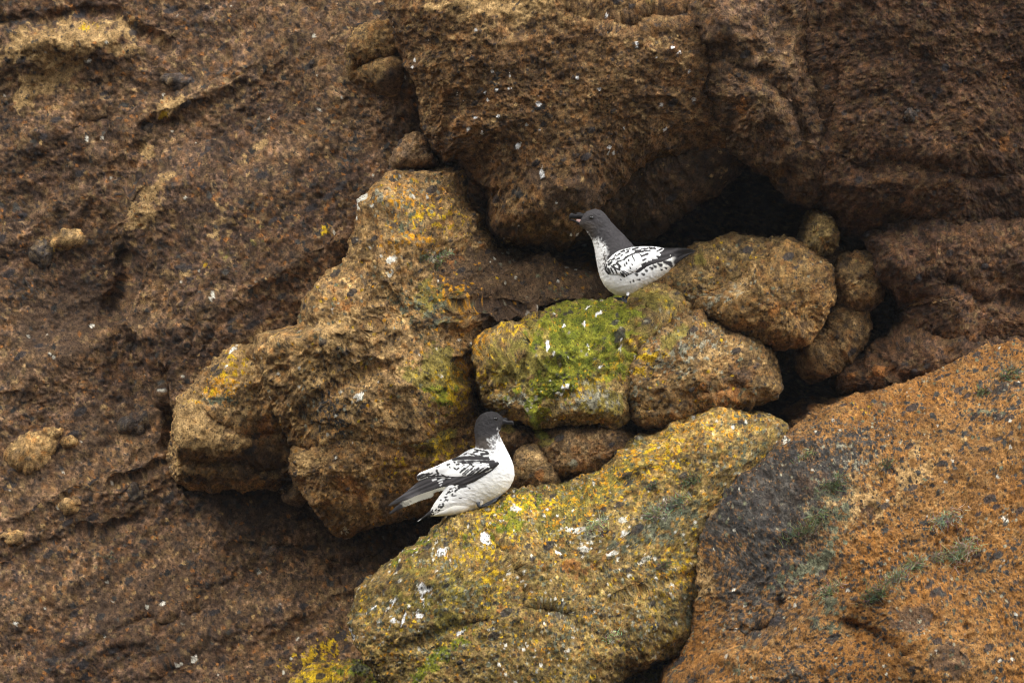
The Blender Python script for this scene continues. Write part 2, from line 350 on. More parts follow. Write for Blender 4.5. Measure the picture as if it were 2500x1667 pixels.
def cliff():
    # fine inside the picture, coarser away from it
    def axis(lo, a, b, hi, st, cs): return np.concatenate([np.arange(lo, a, cs), np.arange(a, b, st), np.arange(b, hi, cs)])
    ax = np.concatenate([np.arange(-1600, -700, 24), np.arange(-700, -40, 6), np.arange(-40, 1120, 2.6), np.arange(1120, 2420, 7), np.arange(2420, 3500, 24)])
    ay = np.concatenate([np.arange(-900, -300, 24), np.arange(-300, -40, 7), np.arange(-40, 1620, 2.6), np.arange(1620, 1900, 7), np.arange(1900, 2500, 24)])
    DX, DY = np.meshgrid(ax, ay); DX, DY = DX.ravel(), DY.ravel()
    Y = cliff_depth(DX, DY); s_ = (CD+np.clip(Y, 0, 1.3))/CD
    X, Z = wx(DX, s_), wz(DY, s_)
    wob = np.stack([X, Y, Z], 1); wb = 14*fbm(wob, .10, 3, 900)
    tg = catmull(TONGUE, 5); sdt = segdist(DX+wb, DY+wb, tg, True)*np.where(inside(DX+wb, DY+wb, tg), 1, -1)
    Y = Y-.13*sst(-6, 22, sdt)*sst(900, 380, DX)*sst(300, 430, DY)
    for pts, wd, h in RIDGES: Y = Y-h*np.exp(-(segdist(DX+1.5*wb, DY+1.5*wb, pts)/wd)**2)
    for lx, ly, rx, ry, a, h in CLUMPS:
        ca, sa = math.cos(R(a)), math.sin(R(a)); u = ((DX-lx)*ca-(DY-ly)*sa)/rx; v_ = ((DX-lx)*sa+(DY-ly)*ca)/ry
        Y = Y-h*np.exp(-(u*u+v_*v_))
    for pts, wd, dp in CCREASE: Y = Y+dp*np.exp(-(segdist(DX+wb, DY+wb, pts)/wd)**2)
    V = np.stack([X, Y, Z], 1); nx, ny = len(ax), len(ay)
    i = np.arange((ny-1)*(nx-1)); a = (i//(nx-1))*nx+i % (nx-1)
    F = np.stack([a, a+nx, a+nx+1, a+1], 1); N = vnormals(V, F)
    if N[len(V)//2, 1] > 0: F = F[:, ::-1]; N = -N
    Vs = V
    V = V+N*(rough_disp(Vs, 1.0, 7, .7, 30, .55))[:, None]
    c = colour(Vs, DX, DY, contrast=1.3, base=(.072, .044, .030), alt=(.128, .080, .047), seed=7, patches=CPATCH, specks=[('white', .005, .014), ('tan', .05, .018), ('rust', .06, .016), ('dark', .09, .017), ('dark', .05, .028)], clast=.20, ang=30, k=.5, warm=.24)
    o = mesh_np('cliff', V, F, ROCK, c); tag(o, kind='structure')
TONGUE = [(420, 345), (330, 380), (268, 440), (256, 540), (300, 610), (275, 680), (262, 738), (318, 800), (350, 880), (400, 960), (600, 1010), (900, 900), (1000, 500), (900, 250), (600, 250)]
RIDGES = [([(30, 150), (160, 70), (280, 90)], 40, .05), ([(180, 420), (400, 250), (620, 120)], 34, .035), ([(0, 560), (120, 500), (220, 440)], 30, .03), ([(0, 900), (160, 820), (330, 760)], 34, .03), ([(0, 1180), (260, 1060), (380, 990)], 30, .025), ([(60, 1568), (420, 1340), (760, 1200)], 40, .03), ([(540, 480), (700, 380), (800, 200)], 34, .035), ([(300, 1560), (600, 1420), (860, 1330)], 30, .025), ([(420, 760), (600, 650), (760, 560)], 30, .03)]
CLUMPS = [(150, 110, 150, 55, -8, .09), (340, 470, 70, 100, -30, .05), (140, 560, 50, 25, 10, .03), (400, 235, 70, 28, 25, .05), (560, 180, 200, 60, 30, .04), (480, 620, 120, 70, 30, .04),
          (740, 400, 80, 90, 60, .04), (80, 330, 120, 50, 30, .04), (120, 850, 160, 60, 25, .04), (250, 1130, 150, 50, 20, .03), (480, 1250, 160, 50, 30, .03), (650, 1400, 140, 60, 28, .04), (820, 1260, 110, 40, 10, .06), (330, 1460, 160, 50, 25, .03), (60, 1400, 110, 50, 20, .03)]
CCREASE = [([(0, 60), (120, 35), (260, 40), (380, 110)], 16, .05), ([(700, 0), (770, 90), (790, 200)], 20, .03), ([(270, 545), (290, 600), (250, 700)], 16, .04), ([(430, 1000), (380, 1060), (260, 1100)], 14, .03),
           ([(380, 850), (400, 930), (410, 1080), (450, 1120)], 20, .05), ([(0, 1290), (140, 1240), (330, 1190)], 12, .02), ([(540, 1260), (720, 1270), (800, 1300), (900, 1260), (1040, 1180)], 14, .03),
           ([(170, 300), (240, 260), (260, 330)], 14, .015), ([(520, 390), (560, 350)], 12, .02), ([(340, 300), (395, 285)], 12, .03), ([(150, 1500), (300, 1440), (460, 1410)], 10, .02)]
CPATCH = [('tan', 150, 100, 190, 60, 8, 1.0), ('tan', 110, 180, 120, 60, 30, .8), ('yellow', 205, 62, 14, 8, 0, .7), ('tan', 340, 470, 60, 110, -30, .75), ('tan', 390, 240, 60, 28, 25, .95), ('yellow', 372, 270, 14, 10, 0, .7),
          ('tan', 335, 350, 40, 26, -20, .8), ('tan', 140, 550, 48, 26, 10, 1.0), ('yellow', 150, 568, 22, 9, 10, .7), ('tan', 590, 345, 34, 14, 30, .8), ('yellow', 469, 604, 9, 11, 0, .9),
          ('yellow', 745, 528, 14, 9, 20, 1.0), ('tan', 530, 520, 110, 60, 30, .5), ('olive', 560, 560, 140, 60, 35, .45), ('tan', 600, 760, 60, 24, 30, .6), ('tan', 480, 540, 20, 10, 0, .7),
          ('white', 205, 148, 12, 5, 15, .9), ('white', 203, 320, 4, 9, 0, .9), ('white', 431, 460, 8, 8, 0, .8), ('white', 490, 685, 10, 16, -20, .8), ('white', 210, 745, 14, 6, 20, .8),
          ('white', 596, 1312, 12, 9, 20, 1.0), ('white', 376, 1384, 12, 6, 30, .9), ('white', 412, 1524, 14, 7, 20, 1.0), ('white', 447, 1514, 8, 16, -30, 1.0), ('white', 421, 1437, 10, 4, 0, .9), ('white', 285, 1098, 7, 5, 0, .8),
          ('white', 38, 1430, 12, 6, 15, .7), ('white', 259, 1379, 10, 3, 15, .7), ('white', 530, 1370, 8, 5, 0, .7), ('white', 640, 1395, 10, 5, 30, .6), ('white', 505, 1552, 8, 5, 0, .7),
          ('tan', 155, 1163, 22, 11, 5, .9), ('tan', 240, 940, 16, 10, 0, .6), ('brown', 540, 1180, 300, 130, 20, .6), ('brown', 130, 740, 190, 140, 20, .65), ('brown', 200, 950, 260, 150, 20, .5), ('brown', 300, 1380, 500, 200, 20, .5), ('tan', 420, 640, 200, 90, 35, .4), ('rust', 500, 400, 200, 140, 30, .3), ('dark', 70, 670, 40, 30, 20, .55), ('dark', 600, 290, 24, 12, 20, .7),
          ('dark', 800, 350, 16, 70, -20, .65), ('dark', 310, 1135, 30, 22, 0, .5), ('green', 230, 1295, 60, 22, 30, .4), ('olive', 720, 1515, 110, 34, 30, .5), ('yellow', 720, 1500, 70, 24, 30, .75), ('yellow', 760, 1490, 22, 16, 0, .7),
          ('brown', 900, 1250, 200, 60, 20, .5), ('rust', 1850, 940, 120, 50, 10, .6), ('tan', 330, 1010, 40, 20, 0, .3), ('dark', 480, 40, 60, 30, 20, .35), ('tan', 760, 30, 60, 40, 0, .3), ('brown', 800, 120, 90, 120, 0, .4)]
cliff()

# ------------------------------------------------------------------ the big rocks
DARKC = dict(base=(.048, .025, .016), alt=(.078, .041, .023), warm=.30, clast=.12, k=.9)
rock('A', 'overhanging_boulder', 'huge brown overhanging boulder with scattered white flecks, above the upper petrel',
     [(912, -60), (905, 60), (925, 160), (950, 270), (985, 370), (1050, 408), (1100, 460), (1160, 528), (1240, 545), (1305, 538), (1335, 500), (1375, 445), (1450, 402), (1560, 378), (1680, 352), (1730, 330), (1770, 240), (1790, 120), (1760, -20), (1700, -90), (1400, -120), (1100, -110)],
     .28, .36, (.03, -.16), (1340, 190), back=.9, p=3.0,
     lumps=[(1050, 80, 130, .05), (1500, 160, 130, .05), (1230, 300, 200, .03), (1000, 150, 60, .03), (1380, 420, 90, .03)],
     creases=[([(1440, 75), (1500, 55), (1590, 40)], 13, .05), ([(1585, 50), (1620, 120), (1640, 190)], 11, .045), ([(1000, 110), (1040, 200), (1010, 330)], 14, .02), ([(1300, 40), (1440, 75)], 12, .02)],
     colargs=dict(base=(.105, .058, .025), alt=(.155, .092, .040), warm=.45, clast=.20, specks=[('gull', .022, .017), ('tan', .05, .02)],
                  patches=[('tan', 1150, 20, 260, 70, 0, .75), ('tan', 1000, 80, 70, 80, 0, .5), ('tan', 1500, 120, 120, 50, -10, .5), ('brown', 1300, 420, 260, 90, 0, .55), ('brown', 1500, 440, 160, 60, 10, .65), ('olive', 1480, 30, 90, 30, 0, .45), ('olive', 1560, 130, 70, 50, 0, .3),
                           ('gull', 1236, 250, 11, 10, 0, 1.1), ('gull', 1244, 402, 9, 12, 20, .9), ('gull', 1105, 318, 6, 8, 0, .9), ('gull', 1183, 352, 10, 10, 30, .9), ('gull', 1325, 190, 7, 9, 0, .8), ('gull', 1190, 345, 5, 12, 0, .7), ('gull', 1373, 213, 6, 6, 0, .9), ('gull', 1460, 115, 5, 5, 0, .9), ('dark', 1240, 262, 18, 12, 0, .8), ('dark', 1140, 195, 10, 24, -20, .7), ('dark', 1192, 448, 22, 9, -10, .8)]),
     seed=20)
rock('AU', 'rock_ledge', 'dark knobbly underside ledge of rock hanging just right of the upper petrel head',
     [(1290, 500), (1330, 420), (1440, 370), (1560, 350), (1700, 320), (1712, 360), (1690, 392), (1640, 435), (1590, 462), (1530, 498), (1515, 522), (1470, 536), (1430, 526), (1370, 530), (1310, 540)],
     .40, .22, (0, -.75), (1490, 440), back=.6, p=3.0, colargs=dict(base=(.046, .028, .017), alt=(.078, .048, .026), warm=.3, specks=[('tan', .06, .016)]), seed=23)
rock('B2', 'rock', 'brownish knobbly rock wedged between the overhanging boulder and the dark cliff mass',
     [(1530, -50), (1560, 60), (1600, 160), (1630, 250), (1690, 340), (1760, 395), (1850, 455), (1930, 450), (1950, 330), (1950, 200), (1960, 60), (1930, -80), (1700, -120)],
     .13, .24, (.06, -.12), (1760, 170), back=.8, p=2.2, low=1.1, k=1.0,
     lumps=[(1690, 60, 50, .05), (1730, 250, 80, .05), (1800, 140, 50, .05)],
     creases=[([(1640, 150), (1740, 170), (1800, 230), (1850, 330)], 16, .03), ([(1780, -20), (1800, 60), (1790, 130)], 16, .03)],
     colargs=dict(base=(.085, .052, .034), alt=(.12, .075, .045), warm=.35, patches=[('tan', 1745, 90, 60, 60, 0, .35), ('olive', 1800, 280, 40, 80, 0, .3), ('rust', 1690, 260, 40, 60, 0, .5)]), seed=31)
rock('B', 'rock_mass', 'vast dark reddish brown rock mass filling the upper right corner',
     [(1830, -120), (1830, 60), (1820, 200), (1822, 330), (1852, 450), (1900, 520), (1965, 552), (2080, 560), (2160, 600), (2250, 635), (2360, 670), (2520, 700), (2620, 400), (2560, -120), (2200, -200)],
     .20, .36, (.08, -.32), (2230, 180), back=1.4, p=2.6, k=1.0, low=.75, amp=.85,
     lumps=[(2090, 420, 130, .06), (1890, 330, 60, .04), (2250, 520, 110, .05), (1960, 470, 80, .05)],
     creases=[([(1880, 300), (1960, 380), (2080, 385), (2200, 405), (2352, 395)], 26, .028), ([(1880, 60), (1920, 180), (1900, 300)], 18, .02)],
     colargs=dict(DARKC, patches=[('rust', 2120, 440, 190, 70, -5, .35), ('rust', 2270, 120, 140, 140, 0, .35), ('rust', 2060, 230, 120, 120, 0, .25), ('tan', 1868, 160, 12, 170, 0, .35), ('rust', 2300, 320, 90, 60, 0, .4), ('dark', 2087, 262, 13, 11, 0, .8)]), seed=37)
rock('C1', 'rock', 'dark brown rock block right of the small cave mouth, below the dark rock mass',
     [(1972, 530), (1985, 590), (2010, 640), (2055, 668), (2082, 700), (2085, 760), (2150, 810), (2260, 850), (2380, 850), (2600, 860), (2650, 500), (2352, 480), (2150, 460), (2020, 480)],
     .34, .36, (.0, -.12), (2230, 680), back=.9, p=3.2, k=.9, lumps=[(2030, 600, 50, .08)],
     creases=[([(2160, 650), (2260, 690), (2352, 700)], 14, .03)],
     colargs=dict(DARKC, patches=[('tan', 2110, 690, 50, 14, 5, .5), ('gull', 2190, 775, 5, 18, 40, .6), ('rust', 2200, 760, 120, 40, 0, .4)]), seed=41)
rock('C2', 'rock', 'dark rusty wedge of rock pointing left at the mouth of the small cave',
     [(1910, 868), (1925, 905), (1960, 912), (2010, 912), (2080, 905), (2220, 890), (2400, 880), (2480, 800), (2380, 770), (2250, 760), (2150, 740), (2085, 745), (2020, 780), (1950, 828)],
     .22, .24, (-.05, .10), (2180, 830), back=.6, p=2.8, low=1.3, creases=[([(2010, 820), (2060, 870), (2110, 880)], 12, .03)],
     colargs=dict(base=(.055, .030, .018), alt=(.085, .046, .025), warm=.35, k=.9, patches=[('rust', 1980, 870, 90, 40, 30, .6)]), seed=43)
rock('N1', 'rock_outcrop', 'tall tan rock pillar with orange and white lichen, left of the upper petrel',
     [(880, 382), (905, 378), (990, 383), (1055, 408), (1100, 455), (1150, 525), (1200, 560), (1260, 575), (1330, 610), (1385, 650), (1390, 695), (1330, 712), (1250, 748), (1150, 790), (1110, 860), (1110, 960), (1090, 1050), (960, 1080), (820, 1060), (700, 1040), (640, 960), (600, 880), (600, 790), (690, 755), (705, 710), (740, 665), (812, 605), (812, 560), (822, 510), (850, 455), (868, 410)],
     .33, .42, (.30, .05), (960, 740), back=.5, p=2.6,
     lumps=[(880, 560, 110, .04), (850, 640, 60, .04), (780, 740, 80, .05), (960, 700, 90, .03), (920, 880, 90, .03), (1250, 660, 100, -.07), (1150, 700, 70, -.03), (1100, 520, 60, .02), (1280, 570, 60, -.05)],
     creases=[([(812, 600), (860, 640), (850, 760), (790, 860)], 22, .02), ([(700, 950), (760, 900), (830, 860), (900, 850)], 14, .025), ([(1000, 384), (1020, 395)], 8, .04), ([(1140, 755), (1220, 740), (1330, 700)], 9, .03), ([(1060, 700), (1200, 700)], 9, .02)],
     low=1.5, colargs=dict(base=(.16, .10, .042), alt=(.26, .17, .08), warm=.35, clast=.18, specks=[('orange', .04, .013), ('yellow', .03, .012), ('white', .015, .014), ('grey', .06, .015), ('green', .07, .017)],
                  patches=[('brown', 1230, 640, 190, 110, 0, 1.3), ('brown', 1100, 560, 60, 90, 0, .5), ('brown', 1150, 720, 110, 60, 20, .8), ('rust', 1080, 580, 60, 80, 0, .45), ('rust', 1280, 600, 90, 50, 0, .4), ('green', 940, 500, 60, 70, 20, .5), ('grey', 900, 470, 50, 40, 0, .4), ('orange', 940, 470, 60, 30, -10, .55), ('yellow', 1000, 510, 70, 30, 0, .6), ('orange', 955, 560, 60, 20, 0, .5),  # first brown patches: brown recess wall, with its shade also painted into the colour
                           ('white', 905, 592, 20, 13, 20, 1.15), ('white', 903, 628, 17, 10, 0, 1.1), ('white', 850, 470, 8, 36, -25, 1.0), ('white', 827, 500, 5, 14, 0, .9), ('white', 892, 386, 18, 10, 20, 1.0), ('grey', 1015, 588, 20, 15, 0, .9), ('white', 1076, 662, 9, 6, 0, .9),
                           ('olive', 1020, 690, 90, 100, 0, .6), ('orange', 1050, 680, 60, 40, 0, .5), ('green', 1000, 720, 80, 80, 0, .5), ('olive', 1000, 850, 110, 80, 0, .75), ('yellow', 1040, 900, 60, 40, 20, .85), ('moss', 1010, 900, 70, 50, 0, .5), ('orange', 1080, 850, 30, 30, 0, .8),
                           ('tan', 780, 760, 120, 60, 35, .7), ('tan', 730, 850, 130, 60, 35, .6), ('rust', 800, 700, 60, 50, 0, .5), ('white', 830, 905, 26, 9, 35, 1.0), ('white', 785, 770, 10, 6, 20, .9), ('white', 770, 720, 6, 5, 20, .9), ('dark', 770, 940, 50, 60, 30, .6), ('brown', 950, 780, 80, 40, 0, .4), ('dark', 1000, 740, 60, 30, 20, .45)]),
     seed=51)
rock('N2', 'rock_outcrop', 'pale tan rounded outcrop lobe with yellow lichen, overhanging the dark slope at left of centre',
     [(402, 985), (412, 930), (440, 880), (478, 830), (520, 796), (580, 778), (660, 762), (740, 750), (800, 800), (780, 900), (745, 960), (712, 1000), (700, 1060), (670, 1100), (600, 1120), (540, 1125), (470, 1118), (410, 1102), (398, 1050)],
     .42, .32, (.12, .12), (580, 950), back=.5, p=2.7,
     lumps=[(450, 1000, 55, .07), (540, 1015, 45, .05), (520, 850, 60, .04), (640, 830, 60, .04), (590, 1060, 70, -.09), (470, 1095, 60, -.09)],
     creases=[([(500, 960), (560, 1000), (640, 1000)], 12, .025), ([(430, 1060), (520, 1050), (600, 1075), (690, 1060)], 13, .05), ([(640, 900), (700, 830), (760, 760)], 13, .02)],
     colargs=dict(base=(.18, .115, .055), alt=(.28, .185, .09), warm=.3, clast=.15, specks=[('white', .008, .014)],
                  patches=[('tan', 450, 960, 60, 110, 30, .95), ('tan', 560, 830, 130, 60, 30, .8), ('yellow', 540, 840, 45, 34, 30, .7), ('orange', 520, 890, 60, 28, 10, .6), ('white', 540, 798, 14, 6, 25, 1.1), ('white', 525, 838, 8, 6, 0, 1.0), ('yellow', 490, 905, 50, 16, 15, .5), ('brown', 590, 1050, 110, 60, 0, .7), ('brown', 470, 1100, 80, 40, 0, .6), ('rust', 600, 980, 60, 40, 0, .6), ('tan', 560, 1020, 40, 22, 0, .7), ('green', 520, 920, 50, 20, 0, .5)]),
     seed=57)
rock('N3', 'rock_outcrop', 'orange brown rounded rock lobe behind the tail of the lower petrel',
     [(663, 1062), (672, 1030), (700, 1002), (735, 970), (790, 925), (850, 892), (930, 880), (1010, 900), (1085, 945), (1130, 990), (1140, 1060), (1130, 1130), (1060, 1165), (960, 1190), (880, 1200), (830, 1214), (780, 1218), (735, 1190), (695, 1150), (668, 1105)],
     .22, .26, (.08, .08), (890, 1060), back=.6, p=2.6,
     lumps=[(740, 1070, 70, .05), (880, 1010, 60, .03), (950, 960, 60, .04), (820, 1180, 80, -.05), (1010, 1030, 60, .04), (960, 1170, 90, -.08)],
     creases=[([(840, 985), (900, 1010), (960, 1040), (1060, 1020)], 12, .035), ([(700, 1010), (770, 1000), (800, 940)], 11, .02), ([(860, 1100), (960, 1060)], 11, .02)],
     colargs=dict(base=(.16, .095, .04), alt=(.25, .155, .070), warm=.5, clast=.18, specks=[('orange', .03, .015), ('white', .008, .014)],
                  patches=[('tan', 900, 930, 110, 40, 10, .5), ('tan', 700, 1060, 40, 70, 20, .6), ('dark', 865, 995, 36, 22, -10, 1.0), ('yellow', 940, 1060, 60, 24, 20, .5), ('olive', 1000, 1010, 110, 70, 20, .7), ('yellow', 1020, 1030, 60, 40, 0, .6), ('rust', 800, 1120, 80, 60, 0, .55), ('brown', 900, 1150, 130, 50, 0, .5), ('white', 795, 1210, 9, 18, 0, .8), ('grey', 960, 1010, 40, 30, 0, .5), ('dark', 760, 980, 60, 24, 25, .5), ('brown', 1010, 955, 60, 16, 0, .6)]),
     seed=61)
rock('F', 'mossy_boulder', 'green mossy boulder under the feet of the upper petrel, streaked with white droppings',
     [(1098, 832), (1110, 795), (1150, 775), (1230, 742), (1290, 720), (1340, 700), (1400, 687), (1470, 678), (1530, 668), (1560, 700), (1520, 760), (1480, 800), (1450, 860), (1437, 930), (1436, 975), (1400, 1008), (1330, 1002), (1270, 985), (1215, 980), (1160, 960), (1118, 930), (1108, 880)],
     .04, .20, (.04, .38), (1310, 850), back=.6, p=2.8, low=1.6,
     lumps=[(1150, 840, 55, .07), (1290, 800, 80, .03), (1370, 920, 60, .07), (1180, 940, 50, .05), (1430, 780, 60, .02)],
     creases=[([(1215, 760), (1200, 850), (1140, 900), (1110, 905)], 11, .03), ([(1240, 990), (1280, 920), (1380, 860), (1440, 830)], 12, .02), ([(1500, 690), (1470, 750), (1420, 800)], 12, .02)],
     colargs=dict(base=(.14, .10, .035), alt=(.22, .165, .065), warm=.3, clast=.14, specks=[('gull', .012, .013), ('grey', .10, .016), ('yellow', .10, .013), ('dark', .08, .013)],
                  patches=[('olive', 1330, 800, 170, 120, 20, .9), ('moss', 1350, 750, 140, 75, 25, 1.1), ('moss', 1300, 850, 140, 60, 35, .9), ('moss', 1200, 900, 80, 40, 30, .6), ('moss', 1235, 930, 36, 90, 0, .75), ('yellow', 1400, 830, 80, 36, 25, .7), ('moss', 1400, 830, 90, 60, 0, .7), ('orange', 1118, 800, 28, 24, 30, .8), ('yellow', 1190, 775, 70, 20, 25, .5), ('yellow', 1130, 860, 40, 30, 0, .5), ('olive', 1190, 850, 80, 60, 0, .7), ('grey', 1190, 920, 70, 24, 0, .6),
                           ('gull', 1258, 795, 6, 18, 0, 1.1), ('gull', 1272, 818, 5, 10, 0, 1), ('gull', 1340, 745, 6, 12, 20, 1), ('gull', 1345, 706, 18, 5, 25, .7), ('gull', 1300, 885, 16, 6, 20, .85), ('gull', 1285, 905, 10, 6, 0, 1), ('gull', 1375, 725, 20, 8, 30, .7), ('gull', 1350, 800, 6, 8, 0, .8),
                           ('olive', 1370, 930, 70, 60, 0, .7), ('grey', 1350, 920, 70, 50, 0, .6), ('yellow', 1340, 890, 60, 18, 20, .5), ('olive', 1500, 700, 60, 40, 0, .7)]),
     seed=67)
rock('F2', 'boulder', 'dull brown rounded boulder low beneath the mossy one, right of the lower petrel',
     [(1222, 1000), (1265, 965), (1340, 955), (1425, 970), (1468, 1020), (1450, 1062), (1400, 1086), (1340, 1098), (1290, 1106), (1250, 1090), (1232, 1050)],
     .02, .20, (0, .10), (1340, 1035), back=.4, p=2.3,
     lumps=[], colargs=dict(base=(.10, .062, .030), alt=(.15, .10, .05), warm=.4, patches=[('olive', 1260, 1010, 50, 24, 20, .8), ('moss', 1235, 985, 26, 24, 0, .8), ('grey', 1315, 1062, 10, 9, 0, 1.1), ('brown', 1400, 1040, 80, 40, 0, .5)]), seed=71)
rock('F3', 'small_rock', 'small pale tan rock beside the breast of the lower petrel',
     [(1180, 1075), (1188, 1046), (1210, 1032), (1240, 1036), (1252, 1058), (1272, 1082), (1276, 1112), (1250, 1120), (1228, 1128), (1195, 1122), (1172, 1104)],
     -.02, .14, (0, .1), back=.25, colargs=dict(base=(.14, .095, .05), alt=(.20, .135, .07), warm=.3, patches=[('rust', 1235, 1090, 20, 20, 0, .5)]), seed=73)
rock('F4', 'small_rock', 'brown pitted rock just below the bill of the lower petrel',
     [(1130, 1000), (1170, 985), (1215, 990), (1232, 1010), (1225, 1040), (1190, 1046), (1150, 1042), (1128, 1025)],
     .12, .14, (0, .1), back=.25, colargs=dict(base=(.09, .056, .027), alt=(.14, .088, .042), warm=.4, patches=[('olive', 1150, 990, 50, 16, 0, .8)]), seed=75)
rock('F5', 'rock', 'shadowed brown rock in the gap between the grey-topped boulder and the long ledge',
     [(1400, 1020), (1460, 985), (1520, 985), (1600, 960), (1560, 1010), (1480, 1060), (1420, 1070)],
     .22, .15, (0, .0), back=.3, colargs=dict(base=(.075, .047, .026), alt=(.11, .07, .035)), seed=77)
rock('H', 'boulder', 'rounded boulder with a grey lichened top and brown underside, right of the green moss',
     [(1430, 885), (1440, 830), (1465, 785), (1510, 735), (1560, 708), (1610, 703), (1655, 735), (1700, 762), (1752, 785), (1785, 825), (1795, 870), (1785, 902), (1720, 932), (1640, 948), (1570, 962), (1510, 982), (1470, 978), (1450, 950), (1434, 920)],
     .05, .25, (.08, .26), (1610, 850), back=.5, p=2.7,
     lumps=[(1560, 800, 90, .03)], creases=[([(1500, 940), (1600, 900), (1700, 890)], 12, .015)],
     colargs=dict(base=(.13, .082, .036), alt=(.19, .125, .055), warm=.45, clast=.15, specks=[('grey', .16, .014), ('yellow', .03, .012), ('green', .10, .016), ('dark', .08, .012)],
                  patches=[('grey', 1570, 800, 130, 60, 20, .5), ('olive', 1560, 760, 130, 60, 20, .6), ('tan', 1620, 790, 120, 60, -10, .45), ('yellow', 1495, 822, 34, 14, 20, 1.0), ('yellow', 1470, 850, 18, 14, 0, .7), ('yellow', 1610, 735, 30, 10, 0, .5), ('brown', 1700, 850, 110, 60, 0, .6), ('rust', 1650, 900, 120, 40, 10, .6), ('grey', 1450, 900, 20, 50, 0, .6)]),
     seed=81)
rock('I1', 'boulder', 'long olive brown boulder whose ridge meets the tail of the upper petrel',
     [(1500, 665), (1515, 640), (1560, 610), (1590, 582), (1640, 562), (1685, 540), (1720, 545), (1765, 558), (1850, 568), (1870, 600), (1820, 660), (1740, 700), (1650, 735), (1580, 725), (1530, 705), (1510, 690)],
     .26, .24, (.0, .35), (1670, 640), back=.5, p=2.4, lumps=[(1700, 570, 50, .03)],
     colargs=dict(base=(.14, .095, .038), alt=(.20, .14, .06), warm=.35, specks=[('grey', .10, .014), ('green', .10, .016), ('dark', .08, .012), ('yellow', .04, .012)], patches=[('olive', 1600, 610, 130, 50, 30, .45), ('grey', 1600, 680, 60, 20, 20, .5), ('rust', 1600, 660, 50, 40, 0, .4), ('brown', 1700, 650, 80, 20, 40, .4)]), seed=85)
rock('I2', 'boulder', 'big ochre rounded boulder overhanging the grey-topped one',
     [(1590, 705), (1620, 670), (1680, 640), (1740, 600), (1790, 570), (1840, 572), (1885, 600), (1912, 650), (1916, 690), (1890, 725), (1862, 765), (1850, 788), (1800, 796), (1762, 785), (1735, 768), (1690, 755), (1640, 748), (1610, 735)],
     .14, .26, (.02, .18), (1770, 690), back=.5, p=2.5,
     colargs=dict(base=(.165, .10, .038), alt=(.25, .155, .062), warm=.45, clast=.16, specks=[('grey', .07, .013), ('dark', .08, .013), ('green', .05, .016)], patches=[('tan', 1700, 660, 120, 30, 35, .5), ('grey', 1660, 690, 70, 24, 30, .5), ('rust', 1780, 700, 80, 50, 0, .5), ('brown', 1850, 750, 60, 40, 0, .5), ('tan', 1720, 720, 60, 30, 0, .4)]), seed=87)
rock('I3', 'small_rock', 'low brown rock tucked under the upper petrel belly, left of the olive boulder',
     [(1440, 690), (1480, 665), (1530, 655), (1560, 690), (1530, 725), (1480, 730), (1450, 712)], .16, .16, (0, .2), back=.3,
     colargs=dict(base=(.13, .10, .035), alt=(.2, .15, .05), patches=[('olive', 1500, 690, 60, 40, 0, .8)]), seed=88)
rock('J', 'small_boulder', 'small olive brown boulder at the right end of the dark cave, topmost of the stack',
     [(1832, 520), (1850, 492), (1885, 480), (1915, 500), (1922, 545), (1905, 580), (1878, 592), (1850, 580), (1836, 552)],
     .20, .16, (.1, .1), p=2.7, low=1.3, amp=1.1, back=.35, colargs=dict(base=(.12, .085, .034), alt=(.17, .125, .05), warm=.3), seed=91)
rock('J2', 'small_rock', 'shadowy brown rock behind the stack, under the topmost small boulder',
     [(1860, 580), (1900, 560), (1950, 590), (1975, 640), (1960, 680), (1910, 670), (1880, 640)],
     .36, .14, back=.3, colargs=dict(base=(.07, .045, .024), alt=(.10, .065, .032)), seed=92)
rock('Kk', 'small_boulder', 'squarish brown boulder second from the top of the stack beside the small cave',
     [(1912, 640), (1915, 605), (1940, 592), (1990, 595), (2005, 630), (2010, 680), (1985, 702), (1955, 706), (1928, 690), (1918, 665)],
     .24, .18, (.08, .1), p=2.7, low=1.3, amp=1.1, back=.3, colargs=dict(base=(.10, .064, .028), alt=(.15, .10, .042), warm=.4, patches=[('olive', 1950, 610, 40, 20, 0, .5)]), seed=93)
rock('L', 'small_boulder', 'slanting elongated brown boulder at the bottom of the stack beside the small cave',
     [(1862, 800), (1885, 760), (1915, 720), (1950, 702), (1982, 715), (1985, 750), (1968, 790), (1940, 820), (1900, 842), (1862, 850), (1845, 835)],
     .25, .17, (.1, .1), p=2.7, low=1.3, amp=1.1, back=.3, colargs=dict(base=(.10, .062, .027), alt=(.155, .10, .042), warm=.4), seed=95)
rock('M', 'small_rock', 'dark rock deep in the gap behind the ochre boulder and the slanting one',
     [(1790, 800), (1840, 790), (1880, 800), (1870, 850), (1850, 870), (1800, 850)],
     .55, .14, back=.2, colargs=dict(base=(.05, .034, .022), alt=(.07, .045, .026)), seed=96)
